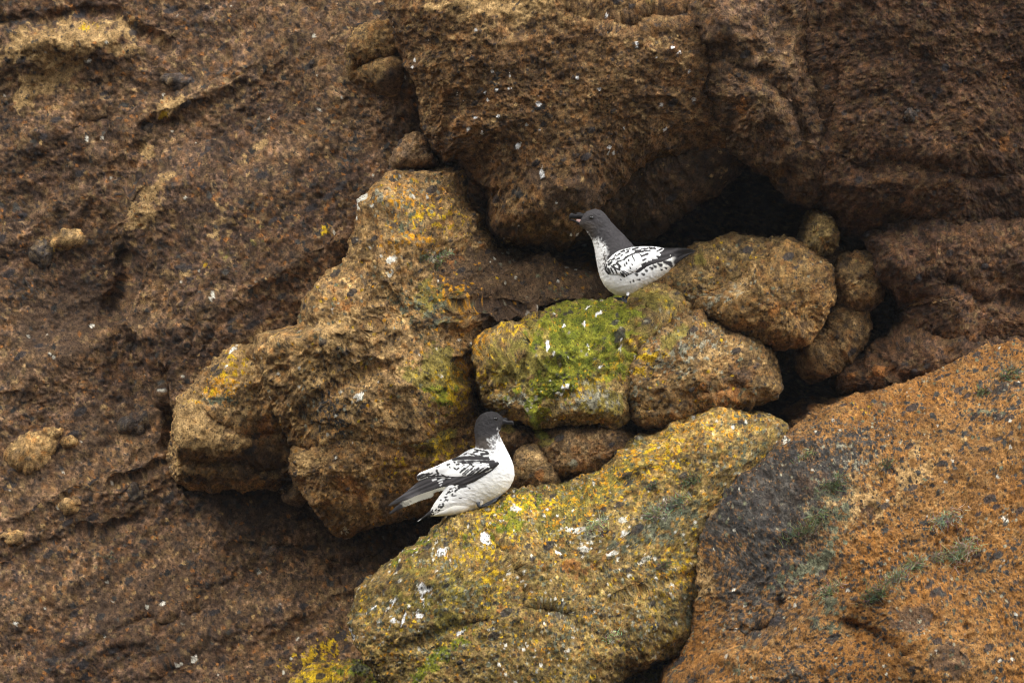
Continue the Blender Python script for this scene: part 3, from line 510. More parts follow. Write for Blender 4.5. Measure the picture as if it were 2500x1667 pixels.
rock('D', 'orange_boulder', 'large sunlit orange boulder with dark lichen crust, filling the lower right corner',
     [(1590, 1290), (1600, 1240), (1625, 1180), (1660, 1130), (1730, 1065), (1790, 1015), (1850, 968), (1920, 925), (2000, 893), (2110, 865), (2200, 838), (2290, 808), (2380, 795), (2500, 800), (2580, 1200), (2520, 1640), (2200, 1760), (1700, 1740), (1490, 1690), (1490, 1600), (1545, 1545), (1585, 1480), (1602, 1400), (1600, 1340)],
     -.28, .40, (.02, .46), (2060, 1300), back=1.0, p=3.0,
     lumps=[(1640, 1330, 60, .04), (2060, 1400, 70, .06), (2150, 1390, 60, .06), (2080, 1460, 40, .05), (2140, 1525, 70, .08), (2060, 1510, 40, .04), (1700, 1180, 80, .03), (2000, 1150, 140, .03), (1960, 1450, 50, -.05)],
     creases=[([(1700, 1445), (1750, 1430), (1785, 1375)], 12, .03), ([(1930, 1420), (1990, 1440), (2040, 1470)], 11, .04), ([(2060, 1490), (2050, 1540)], 10, .05), ([(2190, 1360), (2200, 1440), (2180, 1500)], 9, .02), ([(1640, 1150), (1600, 1240), (1615, 1320)], 10, .015)],
     colargs=dict(base=(.205, .092, .022), alt=(.235, .120, .040), warm=.2, clast=.22, ang=30, k=.55, contrast=.5, specks=[('dark', .30, .011), ('dark', .22, .0155), ('dark', .14, .023), ('grey', .06, .012), ('white', .012, .014), ('green', .06, .016)],
                  patches=[('dark', 1780, 1150, 180, 150, 30, 1.0), ('dark', 1900, 1070, 130, 80, 30, .75), ('dark', 1740, 1300, 150, 130, 40, .85), ('dark', 1670, 1200, 60, 100, -30, .9), ('dark', 1700, 1420, 90, 60, 30, .6), ('dark', 1650, 1120, 60, 40, 30, .8), ('dark', 1960, 1000, 120, 30, 20, .5), ('dark', 1800, 1060, 90, 40, 20, .6), ('dark', 1860, 1280, 90, 80, 0, .6), ('brown', 1900, 1150, 200, 200, 0, .5), ('green', 1900, 1170, 60, 110, -30, .65), ('green', 1850, 1290, 110, 30, 30, .75), ('green', 1890, 1400, 60, 90, 0, .5), ('dark', 1760, 1420, 90, 40, 30, .7),
                           ('tan', 1620, 1330, 40, 80, 0, .8), ('tan', 1640, 1180, 20, 60, -30, .5), ('white', 1806, 1020, 16, 12, 20, .9), ('grey', 1960, 1050, 130, 60, 30, .35), ('tan', 2050, 1100, 220, 90, 25, .6), ('dark', 1800, 1540, 70, 60, 0, .55), ('green', 1690, 1510, 60, 60, 0, .4), ('brown', 2070, 1410, 110, 60, 20, .7), ('grey', 2090, 1420, 60, 50, 0, .35), ('brown', 2150, 1500, 70, 60, 0, .7), ('tan', 2120, 1520, 60, 40, 0, .5),
                           ('brown', 2020, 920, 120, 22, 15, .5), ('dark', 2310, 900, 60, 20, 0, .7), ('green', 2250, 950, 60, 16, 0, .6), ('dark', 2030, 1075, 26, 12, 20, .7), ('white', 2300, 1180, 20, 14, 20, .6), ('grey', 2280, 1170, 60, 40, 0, .35), ('yellow', 1980, 930, 60, 12, 20, .3)]),
     seed=101)
rock('E', 'lichen_ledge', 'long sloping rock ledge spotted with yellow, orange and white lichen, carrying the lower petrel',
     [(808, 1440), (812, 1395), (832, 1350), (885, 1310), (950, 1262), (1000, 1222), (1035, 1185), (1075, 1162), (1130, 1140), (1190, 1122), (1260, 1112), (1330, 1092), (1390, 1058), (1450, 1012), (1520, 970), (1580, 942), (1650, 930), (1720, 932), (1775, 955), (1800, 985), (1790, 1050), (1740, 1120), (1700, 1190), (1670, 1270), (1650, 1340), (1620, 1400), (1595, 1450), (1560, 1475), (1480, 1510), (1400, 1560), (1300, 1630), (1100, 1650), (950, 1620), (880, 1560), (830, 1500)],
     -.22, .30, (-.02, .50), (1290, 1290), back=.8, p=2.9,
     lumps=[(1350, 1230, 110, .03), (1000, 1330, 90, .04), (900, 1440, 70, .03), (1250, 1320, 130, .03), (1640, 1000, 70, .03), (1180, 1500, 120, .04), (1500, 1330, 100, .03)],
     creases=[([(1120, 1220), (1190, 1300), (1210, 1390), (1300, 1400)], 12, .025), ([(1580, 960), (1500, 1060), (1350, 1150)], 12, .015), ([(900, 1500), (1000, 1440), (1120, 1420)], 12, .02), ([(1400, 1380), (1520, 1330), (1600, 1320)], 11, .015)],
     colargs=dict(base=(.150, .113, .034), alt=(.205, .152, .052), warm=.3, clast=.18, specks=[('orange', .07, .011), ('yellow', .13, .013), ('green', .17, .019), ('green', .16, .012), ('grey', .16, .013), ('dark', .14, .013), ('white', .035, .015), ('white', .03, .010)],
                  patches=[('olive', 1300, 1150, 330, 90, 30, .6), ('yellow', 1200, 1160, 110, 26, 12, .95), ('yellow', 1120, 1230, 130, 60, 40, .55), ('moss', 1180, 1180, 140, 50, 35, .6), ('orange', 1400, 1090, 200, 50, 35, .38), ('orange', 1620, 970, 150, 40, 10, .3), ('yellow', 1500, 1050, 160, 60, 30, .42), ('moss', 1010, 1500, 130, 26, 40, .85), ('yellow', 1130, 1320, 30, 70, 0, .7), ('moss', 960, 1270, 110, 24, 35, .6), ('olive', 1000, 1380, 180, 110, 0, .6),
                           ('rust', 1300, 1300, 120, 50, 0, .5), ('rust', 1150, 1400, 120, 60, 10, .4), ('brown', 1350, 1440, 180, 50, 20, .4), ('brown', 890, 1530, 110, 50, 0, .4), ('tan', 850, 1450, 60, 60, 0, .5), ('green', 1530, 1190, 110, 60, 20, .7), ('green', 1430, 1240, 60, 40, 0, .5), ('dark', 1290, 1410, 150, 22, 15, .5), ('green', 1700, 1060, 50, 60, 30, .5), ('yellow', 1560, 1300, 60, 60, 0, .5), ('green', 1570, 1390, 40, 60, 0, .5),
                           ('white', 1186, 1170, 20, 8, 5, 1.1), ('white', 1320, 1205, 34, 11, 5, 1.15), ('white', 1432, 1212, 12, 12, 0, 1.1), ('white', 1430, 1183, 14, 10, 0, 1.1), ('grey', 1350, 1218, 34, 12, 0, .9), ('white', 1342, 1248, 18, 9, 10, 1), ('white', 1410, 1258, 22, 8, 10, 1), ('white', 1480, 1272, 18, 12, 0, .9), ('white', 1480, 1180, 30, 8, 10, .6), ('white', 1404, 1462, 10, 10, 0, 1), ('white', 1390, 1180, 10, 7, 0, .9), ('white', 1545, 1300, 8, 6, 0, .8),
                           ('gull', 1115, 1238, 14, 18, 25, 1.05), ('gull', 1020, 1278, 20, 9, 10, 1.0), ('gull', 978, 1350, 18, 12, 20, 1.1), ('gull', 974, 1370, 5, 14, 0, 1), ('gull', 967, 1403, 14, 10, 0, 1), ('gull', 930, 1418, 5, 20, -20, 1), ('gull', 860, 1392, 26, 5, 35, 1), ('gull', 905, 1380, 24, 5, 40, .8), ('gull', 814, 1460, 4, 32, 0, 1.0), ('gull', 960, 1262, 8, 5, 0, 1), ('gull', 910, 1415, 8, 10, -30, .8), ('gull', 880, 1420, 10, 6, 30, .7), ('gull', 1056, 1440, 14, 5, 40, 1), ('gull', 1150, 1265, 4, 14, 0, .7)]),
     seed=107)
rock('S', 'rock', 'low brown rock wedged in the crevice below the long lichen ledge, at the bottom edge',
     [(1360, 1590), (1440, 1540), (1520, 1515), (1590, 1470), (1640, 1490), (1640, 1600), (1500, 1700), (1350, 1700)],
     -.12, .2, (0, .4), (1500, 1600), back=.4, colargs=dict(base=(.17, .115, .045), alt=(.25, .16, .06), specks=[('green', .1, .02), ('orange', .05, .015)], patches=[('olive', 1500, 1540, 120, 40, 20, .6), ('dark', 1560, 1520, 50, 40, 20, .5)]), seed=109)
rock('Rr', 'rock', 'yellow lichened rock at the bottom edge, left of the long ledge',
     [(640, 1610), (680, 1560), (730, 1530), (800, 1508), (850, 1515), (900, 1560), (930, 1640), (860, 1720), (700, 1720)],
     .02, .24, (0, .4), (790, 1610), back=.4, colargs=dict(base=(.14, .10, .03), alt=(.2, .15, .05), specks=[('orange', .05, .02)], patches=[('yellow', 740, 1550, 80, 30, 25, .95), ('moss', 830, 1540, 90, 50, 0, .6), ('green', 840, 1530, 50, 30, 0, .6)]), seed=113)
rock('U', 'rock', 'lumpy tan rock beside the upper left edge of the overhanging boulder',
     [(802, 110), (820, 75), (870, 55), (915, 60), (935, 110), (930, 180), (915, 212), (870, 205), (835, 190), (812, 160)],
     .36, .16, (.1, .1), back=.3, lumps=[(850, 100, 40, .04), (890, 175, 26, .04)], creases=[([(830, 160), (880, 140), (925, 120)], 10, .06)], colargs=dict(base=(.13, .08, .035), alt=(.2, .13, .058), warm=.4, patches=[('tan', 860, 90, 60, 40, 0, .5), ('brown', 900, 180, 50, 40, 0, .5)]), seed=121)
rock('Vv', 'small_rock', 'pinkish pale stone perched above the top of the tan pillar',
     [(905, 372), (915, 340), (945, 312), (975, 320), (992, 350), (1000, 378), (960, 384), (925, 382)],
     .30, .12, (.1, .1), back=.3, colargs=dict(base=(.16, .105, .065), alt=(.23, .155, .10), warm=.25), seed=123)
def stone(name, label, cx, cy, rx, ry, a, yc, T, cols, group=None, seed=0, patches=(), spk=()):
    rn = random.Random(seed); pts = []
    for q in range(11):
        t = 2*math.pi*q/11; rr = rn.uniform(.62, 1.25); u, v_ = rx*rr*math.cos(t), ry*rr*math.sin(t)
        ca, sa = math.cos(R(a)), math.sin(R(a)); pts.append((cx+u*ca+v_*sa, cy-u*sa+v_*ca))
    return rock('st%d' % seed, name, label, pts, yc, T, (0, 0), (cx, cy), back=T*1.5, p=2.4, colargs=dict(base=cols[0], alt=cols[1], warm=cols[2], patches=patches, specks=spk, clast=.05), amp=1.1, low=1.2, seed=seed, cat='stone', group=group, mat=STONE if cols[2] < .1 else ROCK)
def onc(dx, dy): return float(cliff_depth(np.array([float(dx)]), np.array([float(dy)]))[0])
DG = ((.042, .039, .040), (.066, .058, .054), .12); TN = ((.26, .165, .075), (.36, .24, .115), .15); BRW = ((.12, .075, .04), (.17, .11, .06), .3)
G1 = 'dark basalt stones stuck in the left slope'
for q, (lb, x, y, rx, ry, a) in enumerate([('tall slanting charcoal stone highest on the left slope', 222, 328, 26, 44, -25), ('dark oval stone under the sand coloured ledge, upper left', 352, 286, 40, 20, -5),
        ('black hollowed stone in mid slope left of the pillar', 540, 362, 22, 28, 10), ('blue grey stone beside the small yellow patch at left', 106, 578, 20, 24, -30), ('broad dark stone near the left edge at mid height', 72, 668, 28, 26, 20),
        ('flat grey stone lying across the upper slope', 445, 194, 58, 14, -6), ('small dark stone below the upper slope ledge', 612, 291, 22, 11, 20), ('grey stone under the tip of the jutting ledge', 392, 876, 17, 20, 0),
        ('dark stone beside the shaded hollow, left of the pale lobe', 325, 972, 34, 14, 15), ('dark square stone on the lower left slope', 312, 1138, 16, 18, 0), ('small round dark stone on the lower left slope', 164, 1124, 11, 10, 0),
        ('slim dark stone near the bottom of the left slope', 212, 1502, 18, 9, 20), ('thin dark stone slanting below the orange brown lobe', 634, 1272, 24, 8, 22)]):
    stone('dark_stone', lb, x, y, rx*1.1, ry*1.1, a, onc(x, y)+.020, .032, DG, G1, 200+q)
G2 = 'pale sandy stones stuck in the left slope'
for q, (lb, x, y, rx, ry, a) in enumerate([('pale sandy stone with ragged edge near the lower left, largest of the pale ones', 72, 1036, 42, 26, 20), ('narrow sandy stone touching the largest pale one', 120, 1002, 30, 14, 35), ('pale flake of stone at the left edge', 26, 1232, 21, 11, 8),
        ('rounded buff stone beside the ragged sandy one', 158, 1017, 14, 8, 5), ('small yellow-buff stone on the lower left slope', 157, 1163, 16, 9, 5), ('sandy stone with yellow lichen beside the blue grey one', 156, 550, 36, 20, 10)]):
    stone('pale_stone', lb, x, y, rx, ry, a, onc(x, y)+.008, .040, TN, G2, 230+q)
stone('brown_stone', 'two-humped brown stone sticking out left of the orange brown lobe', 650, 1128, 20, 14, 0, .36, .10, BRW, None, 250, patches=[('tan', 645, 1118, 20, 8, 0, .9)])
stone('brown_stone', 'brown stone against the left flank of the orange brown lobe', 680, 1138, 20, 22, 0, .36, .12, BRW, None, 251, patches=[('tan', 680, 1120, 16, 8, 0, .9)])
stone('dark_stone', 'small angular blue black stone alone on the dark rock mass', 2087, 262, 13, 11, 0, -.14, .04, DG, None, 252)

# ------------------------------------------------------------------ the two petrels
class Frame:
    """side view of a bird: pixels of an enlarged crop of the photograph -> metres in the plane y = y0"""
    def __init__(f, ox, oy, z, y0): f.ox, f.oy, f.z, f.y0 = ox, oy, z, y0; f.s = (CD+y0)/CD; f.u = f.s/PPM/z   # f.u = metres per crop pixel
    def x(f, px): return ((f.ox+np.asarray(px, float)/f.z)-1250)/PPM*f.s
    def zz(f, py): return (833.5-(f.oy+np.asarray(py, float)/f.z))/PPM*f.s
    def inv(f, X, Z): return (X/f.s*PPM+1250-f.ox)*f.z, (833.5-Z/f.s*PPM-f.oy)*f.z
def loft(fr, st, n=140, m=72, shift=None, pw=2.15):
    """closed skin through stations (dorsal x,y, ventral x,y, half width) given in crop pixels"""
    C = catmull([np.array(s_, float) for s_ in st], n//(len(st)-1), closed=False)
    V = []; t = np.linspace(0, 2*math.pi, m, endpoint=False)
    ct, st_ = np.cos(t), np.sin(t)
    e = 2/pw
    cc = np.sign(ct)*np.abs(ct)**e; ss = np.sign(st_)*np.abs(st_)**e
    for k_, c in enumerate(C):
        cx, cy = (c[0]+c[2])/2, (c[1]+c[3])/2; hx, hy = (c[0]-c[2])/2, (c[1]-c[3])/2
        X = fr.x(cx+hx*cc); Z = fr.zz(cy+hy*cc); Y = fr.y0+(shift(k_/(len(C)-1)) if shift else 0)*fr.u+np.maximum(c[4], 1)*ss*fr.u
        V.append(np.stack([X, Y, Z], 1))
    V = np.concatenate(V); nr = len(C)
    F = []
    for i in range(nr-1):
        a = i*m+np.arange(m); b = i*m+(np.arange(m)+1) % m
        F.append(np.stack([a, b, b+m, a+m], 1))
    F = np.concatenate(F)
    c0, c1 = len(V), len(V)+1
    V = np.vstack([V, V[:m].mean(0), V[-m:].mean(0)])
    T = [(int((k_+1) % m), int(k_), c0) for k_ in range(m)]+[((nr-1)*m+k_, (nr-1)*m+(k_+1) % m, c1) for k_ in range(m)]
    # outward facing?
    q = V[F]; ctr = V[:nr*m].mean(0)
    nn = np.cross(q[:, 2]-q[:, 0], q[:, 3]-q[:, 1]); ring = F[:, 0]//m
    cen = np.array([V[i*m:(i+1)*m].mean(0) for i in range(nr)])[ring]
    if ((q.mean(1)-cen)*nn).sum() < 0: F = F[:, ::-1]; T = [(a, c, b) for a, b, c in T]
    return V, F, np.array(T)
def base_of(fr, px, py): return Vector((float(fr.x(px)), fr.y0, float(fr.zz(py))))
def put(o, root):
    """keep the world position of a mesh built in world coordinates when it becomes a part"""
    o.parent = root; o.matrix_parent_inverse.identity(); b = root.location
    n = len(o.data.vertices); a = np.empty(n*3, np.float32); o.data.vertices.foreach_get('co', a)
    a = (a.reshape(-1, 3)-np.array(b, np.float32)).ravel(); o.data.vertices.foreach_set('co', a); o.data.update()
    return o
def strokes(px, py, lst, jn=0):
    """darkness from tapered brush-like feather marks: (x0,y0,x1,y1,w0,w1)"""
    out = np.zeros(px.shape)
    for x0, y0, x1, y1, w0, w1 in lst:
        vx, vy = x1-x0, y1-y0; L = vx*vx+vy*vy+1e-6; t = np.clip(((px-x0)*vx+(py-y0)*vy)/L, 0, 1)
        d = np.hypot(px-x0-t*vx, py-y0-t*vy); w_ = w0+(w1-w0)*t
        out = np.maximum(out, sst(1.4, .6, (d+jn)/np.maximum(w_, 1)))
    return out
def sheet(fr, name, poly, root, bvh, lift, thick, colfn, side=-1, step=6, relief=None, extra_y=0, smooth_n=60):
    """feathered wing part: a closed cushion over the outline that hugs the body on one side (side -1 = towards the camera)"""
    P = catmull(poly, 5); x0, y0 = P.min(0)-step; x1, y1 = P.max(0)+step
    gx, gy = np.arange(x0, x1, step), np.arange(y0, y1, step); nx, ny = len(gx), len(gy)
    X, Y = np.meshgrid(gx, gy); ins = inside(X, Y, P); d = segdist(X, Y, P, True)
    D = np.full(X.shape, np.nan)
    WX, WZ = fr.x(X), fr.zz(Y)
    for i in range(ny):
        for j in range(nx):
            if ins[i, j] and (i % 2 == 0 or j % 2 == 0):
                h = bvh.ray_cast(Vector((WX[i, j], fr.y0+side*1.0, WZ[i, j])), Vector((0, -side, 0)))
                if h[0] is not None: D[i, j] = h[0].y
    known = ~np.isnan(D); E = np.where(known, D, fr.y0)
    W_ = known.astype(float)
    for it in range(240):                                         # spread the depth into the parts beyond the body
        A = np.zeros_like(E); B = np.zeros_like(E)
        for sx, sy in ((1, 0), (-1, 0), (0, 1), (0, -1)):
            A += np.roll(E*W_, (sy, sx), (0, 1)); B += np.roll(W_, (sy, sx), (0, 1))
        nE = np.where(B > 0, A/np.maximum(B, 1e-9), E)
        if it < 200: E = np.where(known, E, nE); W_ = np.where(known | (B > 0), 1., 0.)
    for it in range(smooth_n):
        E = (E+np.roll(E, 1, 0)+np.roll(E, -1, 0)+np.roll(E, 1, 1)+np.roll(E, -1, 1))/5
    env = 1-np.exp(-(d/22.)**1.0)
    rel = relief(X, Y) if relief else 0
    YF = E+side*(lift+thick*env+rel*env)*fr.u+extra_y*fr.u
    YB = E+side*(lift-thick*.9*env*.6)*fr.u+extra_y*fr.u
    # snap border vertices on to the outline
    cell = ins[:-1, :-1].astype(int)+ins[1:, :-1]+ins[:-1, 1:]+ins[1:, 1:] >= 2
    use = np.zeros(X.shape, bool)
    use[:-1, :-1] |= cell; use[1:, :-1] |= cell; use[:-1, 1:] |= cell; use[1:, 1:] |= cell
    idx = -np.ones(X.shape, int); idx[use] = np.arange(use.sum()); n = use.sum()
    VX, VZ = WX[use], WZ[use]
    V = np.concatenate([np.stack([VX, YF[use], VZ], 1), np.stack([VX, YB[use], VZ], 1)])
    ii, jj = np.nonzero(cell)
    q = np.stack([idx[ii, jj], idx[ii+1, jj], idx[ii+1, jj+1], idx[ii, jj+1]], 1)
    F = [q, q[:, ::-1]+n]
    e = {}
    for a in q:
        for k_ in range(4):
            u_, v_ = int(a[k_]), int(a[(k_+1) % 4])
            if (v_, u_) in e: del e[(v_, u_)]
            else: e[(u_, v_)] = 1
    F.append(np.array([(v_, u_, u_+n, v_+n) for u_, v_ in e], int))
    F = np.concatenate(F)
    if side > 0: F = F[:, ::-1]
    c = colfn(X[use], Y[use]); c = np.vstack([c, c*.95])
    o = mesh_np(name, V, F, FEATHER, c); put(o, root); return o
WHT = np.array((.90, .90, .89)); CREAM = np.array((.74, .71, .60)); BLK = np.array((.024, .022, .023)); SLATE = np.array((.052, .048, .050)); BRN = np.array((.16, .125, .095))
def mixc(a, b, t): t = np.asarray(t)[..., None]; return a*(1-t)+b*t
def pn(px, py, sc_, octv=3, seed=0): return fbm(np.stack([px, py, np.zeros_like(px)], 1)/1000., sc_/1000., octv, seed)
def tube(pts, rad, m=10):
    """skin round a 3-D polyline"""
    V, F = [], []; pts = [Vector(p) for p in pts]
    for i, p in enumerate(pts):
        d = (pts[min(i+1, len(pts)-1)]-pts[max(i-1, 0)]).normalized(); a = d.cross(Vector((.3, 1, .2))).normalized(); b = d.cross(a)
        for k_ in range(m):
            t = 2*math.pi*k_/m; V.append(p+a*math.cos(t)*rad[i]+b*math.sin(t)*rad[i])
    for i in range(len(pts)-1):
        for k_ in range(m): F.append((i*m+k_, i*m+(k_+1) % m, (i+1)*m+(k_+1) % m, (i+1)*m+k_))
    n = len(V); V += [pts[0], pts[-1]]
    T = [((k_+1) % m, k_, n) for k_ in range(m)]+[((len(pts)-1)*m+k_, (len(pts)-1)*m+(k_+1) % m, n+1) for k_ in range(m)]
    return [tuple(v_) for v_ in V], F, T
def join(parts):
    V, F, T = [], [], []
    for v_, f, t in parts:
        n = len(V); V += list(map(tuple, v_)); F += [tuple(int(k_)+n for k_ in q) for q in f]; T += [tuple(int(k_)+n for k_ in q) for q in t]
    return np.array(V), np.array(F).reshape(-1, 4), np.array(T).reshape(-1, 3)
def ball(c, r, n=16, m=24, sq=(1, 1, 1)):
    V, F, T = [], [], []
    for i in range(1, n):
        for k_ in range(m):
            a, b = math.pi*i/n, 2*math.pi*k_/m
            V.append((c[0]+r*sq[0]*math.sin(a)*math.cos(b), c[1]+r*sq[1]*math.sin(a)*math.sin(b), c[2]+r*sq[2]*math.cos(a)))
    for i in range(n-2):
        for k_ in range(m): F.append((i*m+k_, (i+1)*m+k_, (i+1)*m+(k_+1) % m, i*m+(k_+1) % m))
    t = len(V); V += [(c[0], c[1], c[2]+r*sq[2]), (c[0], c[1], c[2]-r*sq[2])]
    T = [(t, k_, (k_+1) % m) for k_ in range(m)]+[(t+1, (n-2)*m+(k_+1) % m, (n-2)*m+k_) for k_ in range(m)]
    return V, F, T
def mesh_j(name, parts, mat, root, col=None):
    V, F, T = join(parts); c = np.tile(np.array(col), (len(V), 1)) if col is not None else None
    return put(mesh_np(name, V, F, mat, c, T), root)
def foot(fr, root, leg, toes, rad):
    """a shank and a webbed foot: three toes with a web between; points are (x, y, depth) in crop pixels"""
    w3 = lambda p: (float(fr.x(p[0])), fr.y0+p[2]*fr.u, float(fr.zz(p[1])))
    parts = [tube([w3(p) for p in leg], [r*fr.u for r in rad])]
    a = leg[-1]
    for tp in toes:
        parts.append(tube([w3(a), w3([(a[i]+tp[i])/2 for i in range(3)]), w3(tp)], [rad[-1]*.8*fr.u, rad[-1]*.62*fr.u, 4*fr.u]))
    for p, q in zip(toes[:-1], toes[1:]):                           # web, as a thin solid
        e = .0008; A, B, Cq = w3(a), w3(p), w3(q); M = [(B[i]+Cq[i])/2*.88+A[i]*.12 for i in range(3)]
        V = [A, B, M, Cq]+[(x_, y_, z_-e) for x_, y_, z_ in (A, B, M, Cq)]
        parts.append((V, [(0, 1, 2, 3), (7, 6, 5, 4), (0, 4, 5, 1), (1, 5, 6, 2), (2, 6, 7, 3), (3, 7, 4, 0)], []))
    return mesh_j('foot', parts, FOOT, root)
def bird(label, fr, base, g):
    r = bpy.data.objects.new('petrel', None); COL.objects.link(r); r.location = base_of(fr, *base); r.empty_display_size = .05
    tag(r, label, 'bird', g); return r
def body_mesh(fr, root, st, colfn, **kw):
    V, F, T = loft(fr, st, **kw)
    px, py = fr.inv(V[:, 0], V[:, 2])
    N = vnormals(V, F)
    feath = .0006*pn(px*1.0, py*1.7, 46, 2, 5)+.0004*pn(px, py, 18, 2, 6)
    V2 = V+N*feath[:, None]
    o = mesh_np('body', V2, F, FEATHER, colfn(px, py, V[:, 1]), T)
    bvh = BVHTree.FromPolygons([tuple(v_) for v_ in V], [tuple(map(int, f)) for f in F])
    put(o, root); return o, bvh
GB = 'black and white petrels resting on the rocks'

# --- upper bird, looking left with its bill open
f1 = Frame(1370, 490, 2111/350, -.12)
b1 = bird('black and white petrel with raised open bill, facing left on the green mossy boulder', f1, (960, 1470), GB)
ST1 = [(322, 205, 262, 340, 50), (345, 185, 270, 368, 74), (400, 148, 300, 392, 98), (480, 125, 352, 425, 122), (560, 132, 392, 480, 134), (635, 180, 432, 540, 140), (700, 262, 462, 600, 145), (765, 345, 480, 665, 152),
       (850, 430, 495, 745, 166), (930, 510, 508, 835, 190), (1010, 595, 525, 935, 220), (1075, 668, 552, 1055, 252), (1120, 688, 592, 1170, 275), (1180, 682, 650, 1270, 288), (1250, 682, 735, 1350, 290), (1330, 690, 850, 1400, 282),
       (1410, 710, 990, 1388, 266), (1480, 735, 1130, 1310, 242), (1545, 755, 1270, 1240, 212), (1605, 775, 1390, 1178, 180), (1660, 795, 1500, 1110, 145), (1710, 815, 1590, 1035, 108), (1750, 830, 1660, 965, 72), (1790, 845, 1730, 905, 38)]
HOOD1 = [(100, 50), (900, 50), (1250, 640), (1120, 700), (960, 730), (820, 800), (720, 880), (660, 1000), (640, 1000), (665, 880), (680, 770), (665, 670), (600, 610), (540, 555), (450, 575), (380, 470), (200, 420)]
def col1(px, py, Y):
    n1 = pn(px, py, 60, 3, 11); n2 = pn(px, py, 22, 2, 12)
    c = np.tile(WHT, (len(px), 1))*(.95+.07*n1+.05*pn(px*.6, py*1.5, 26, 2, 15))[:, None]
    c = mixc(c, CREAM, sst(1080, 1330, py+40*n1)*.55)
    c = mixc(c, CREAM*.92, sst(1250, 1480, px)*.5)
    d = segdist(px, py, HOOD1, True); sd_ = np.where(inside(px, py, HOOD1), -d, d)
    dark = sst(30, -30, sd_+20*n2+8*n1)
    h = mixc(SLATE*np.ones((len(px), 1)), BRN*.62, sst(640, 380, px+.35*(py-300)+60*n1)*sst(250, 400, py)*.7)
    h = h*(1+.16*n2+.12*n1)[:, None]
    c = mixc(c, h, dark)
    br = sst(.1, .6, n2+.2)*np.exp(-((sd_-30)/34)**2)*(px < 760)*(py > 480)          # brownish freckles along the bib
    c = mixc(c, BRN, np.clip(br, 0, 1)*.85)
    sp = sst(.35, .6, n2)*(sd_ > 0)*np.exp(-(sd_/95)**2)*(px < 700); c = mixc(c, BLK*1.6, np.clip(sp, 0, 1)*.8)
    fl = strokes(px, py, [(1300, 985, 1335, 1000, 8, 24), (1350, 955, 1385, 975, 8, 22), (1415, 925, 1465, 950, 10, 30), (1230, 1010, 1255, 1035, 6, 20), (1180, 1075, 1210, 1090, 8, 22), (1085, 1075, 1110, 1095, 12, 22), (1115, 1160, 1150, 1165, 6, 16),
                         (1050, 1160, 1065, 1190, 6, 15), (1005, 1185, 1020, 1200, 5, 11), (865, 1160, 880, 1168, 4, 10), (1460, 1010, 1480, 1020, 5, 13), (1525, 985, 1545, 1000, 6, 16), (1580, 945, 1620, 960, 10, 22), (1520, 905, 1600, 925, 24, 34), (640, 940, 650, 975, 10, 20), (610, 780, 622, 800, 3, 8), (640, 860, 655, 890, 4, 12)], 3*n2)
    c = mixc(c, BLK*1.3, fl)
    tl = sst(1600, 1700, px+30*n1)
    c = mixc(c, BLK*1.4, tl)
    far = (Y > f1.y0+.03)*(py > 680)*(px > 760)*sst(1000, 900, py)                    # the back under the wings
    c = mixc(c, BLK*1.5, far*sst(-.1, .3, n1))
    eye = np.exp(-(((px-448)/72)**2+((py-258)/50)**2)**1.5)*(np.abs(Y-f1.y0) > .004); c = mixc(c, BLK, eye*.75)
    return c
body1, bvh1 = body_mesh(f1, b1, ST1, col1, n=330, m=150)
# near wing: coverts over flight feathers
PR1 = [(1330, 700), (1500, 700), (1600, 702), (1700, 698), (1800, 704), (1900, 716), (1975, 742), (1900, 768), (1800, 790), (1700, 826), (1600, 860), (1480, 905), (1380, 940), (1240, 1000), (1120, 1060), (1060, 1000), (1200, 820)]
def rel1(X, Y):
    t = (Y-740)+(X-1960)*.235
    return 3.2*np.sin(t/15.)
def colp1(px, py):
    n2 = pn(px, py, 18, 2, 31); c = np.tile(SLATE*.72, (len(px), 1))
    t = (py-740)+(px-1960)*.235; c = c*(1+.45*np.sin(t/15.)+.12*n2)[:, None]
    edge = np.exp(-((t-48)/9)**2); c = mixc(c, SLATE*2.6, edge*.6*sst(1200, 1500, px))
    return np.clip(c, .01, .9)
pr1 = sheet(f1, 'flight_feathers', PR1, b1, bvh1, 4, 14, colp1, relief=rel1)
CV1 = [(640, 1010), (645, 960), (668, 910), (700, 860), (740, 815), (800, 770), (860, 738), (950, 712), (1050, 692), (1150, 680), (1280, 674), (1400, 684), (1480, 696), (1515, 712), (1490, 745), (1440, 760), (1466, 790), (1450, 815), (1395, 822), (1415, 856), (1330, 868), (1345, 900), (1270, 912), (1250, 950), (1190, 955), (1190, 1000), (1130, 1035), (1060, 1072), (1000, 1100), (925, 1135), (885, 1105), (820, 1085), (750, 1086), (690, 1084), (655, 1050)]
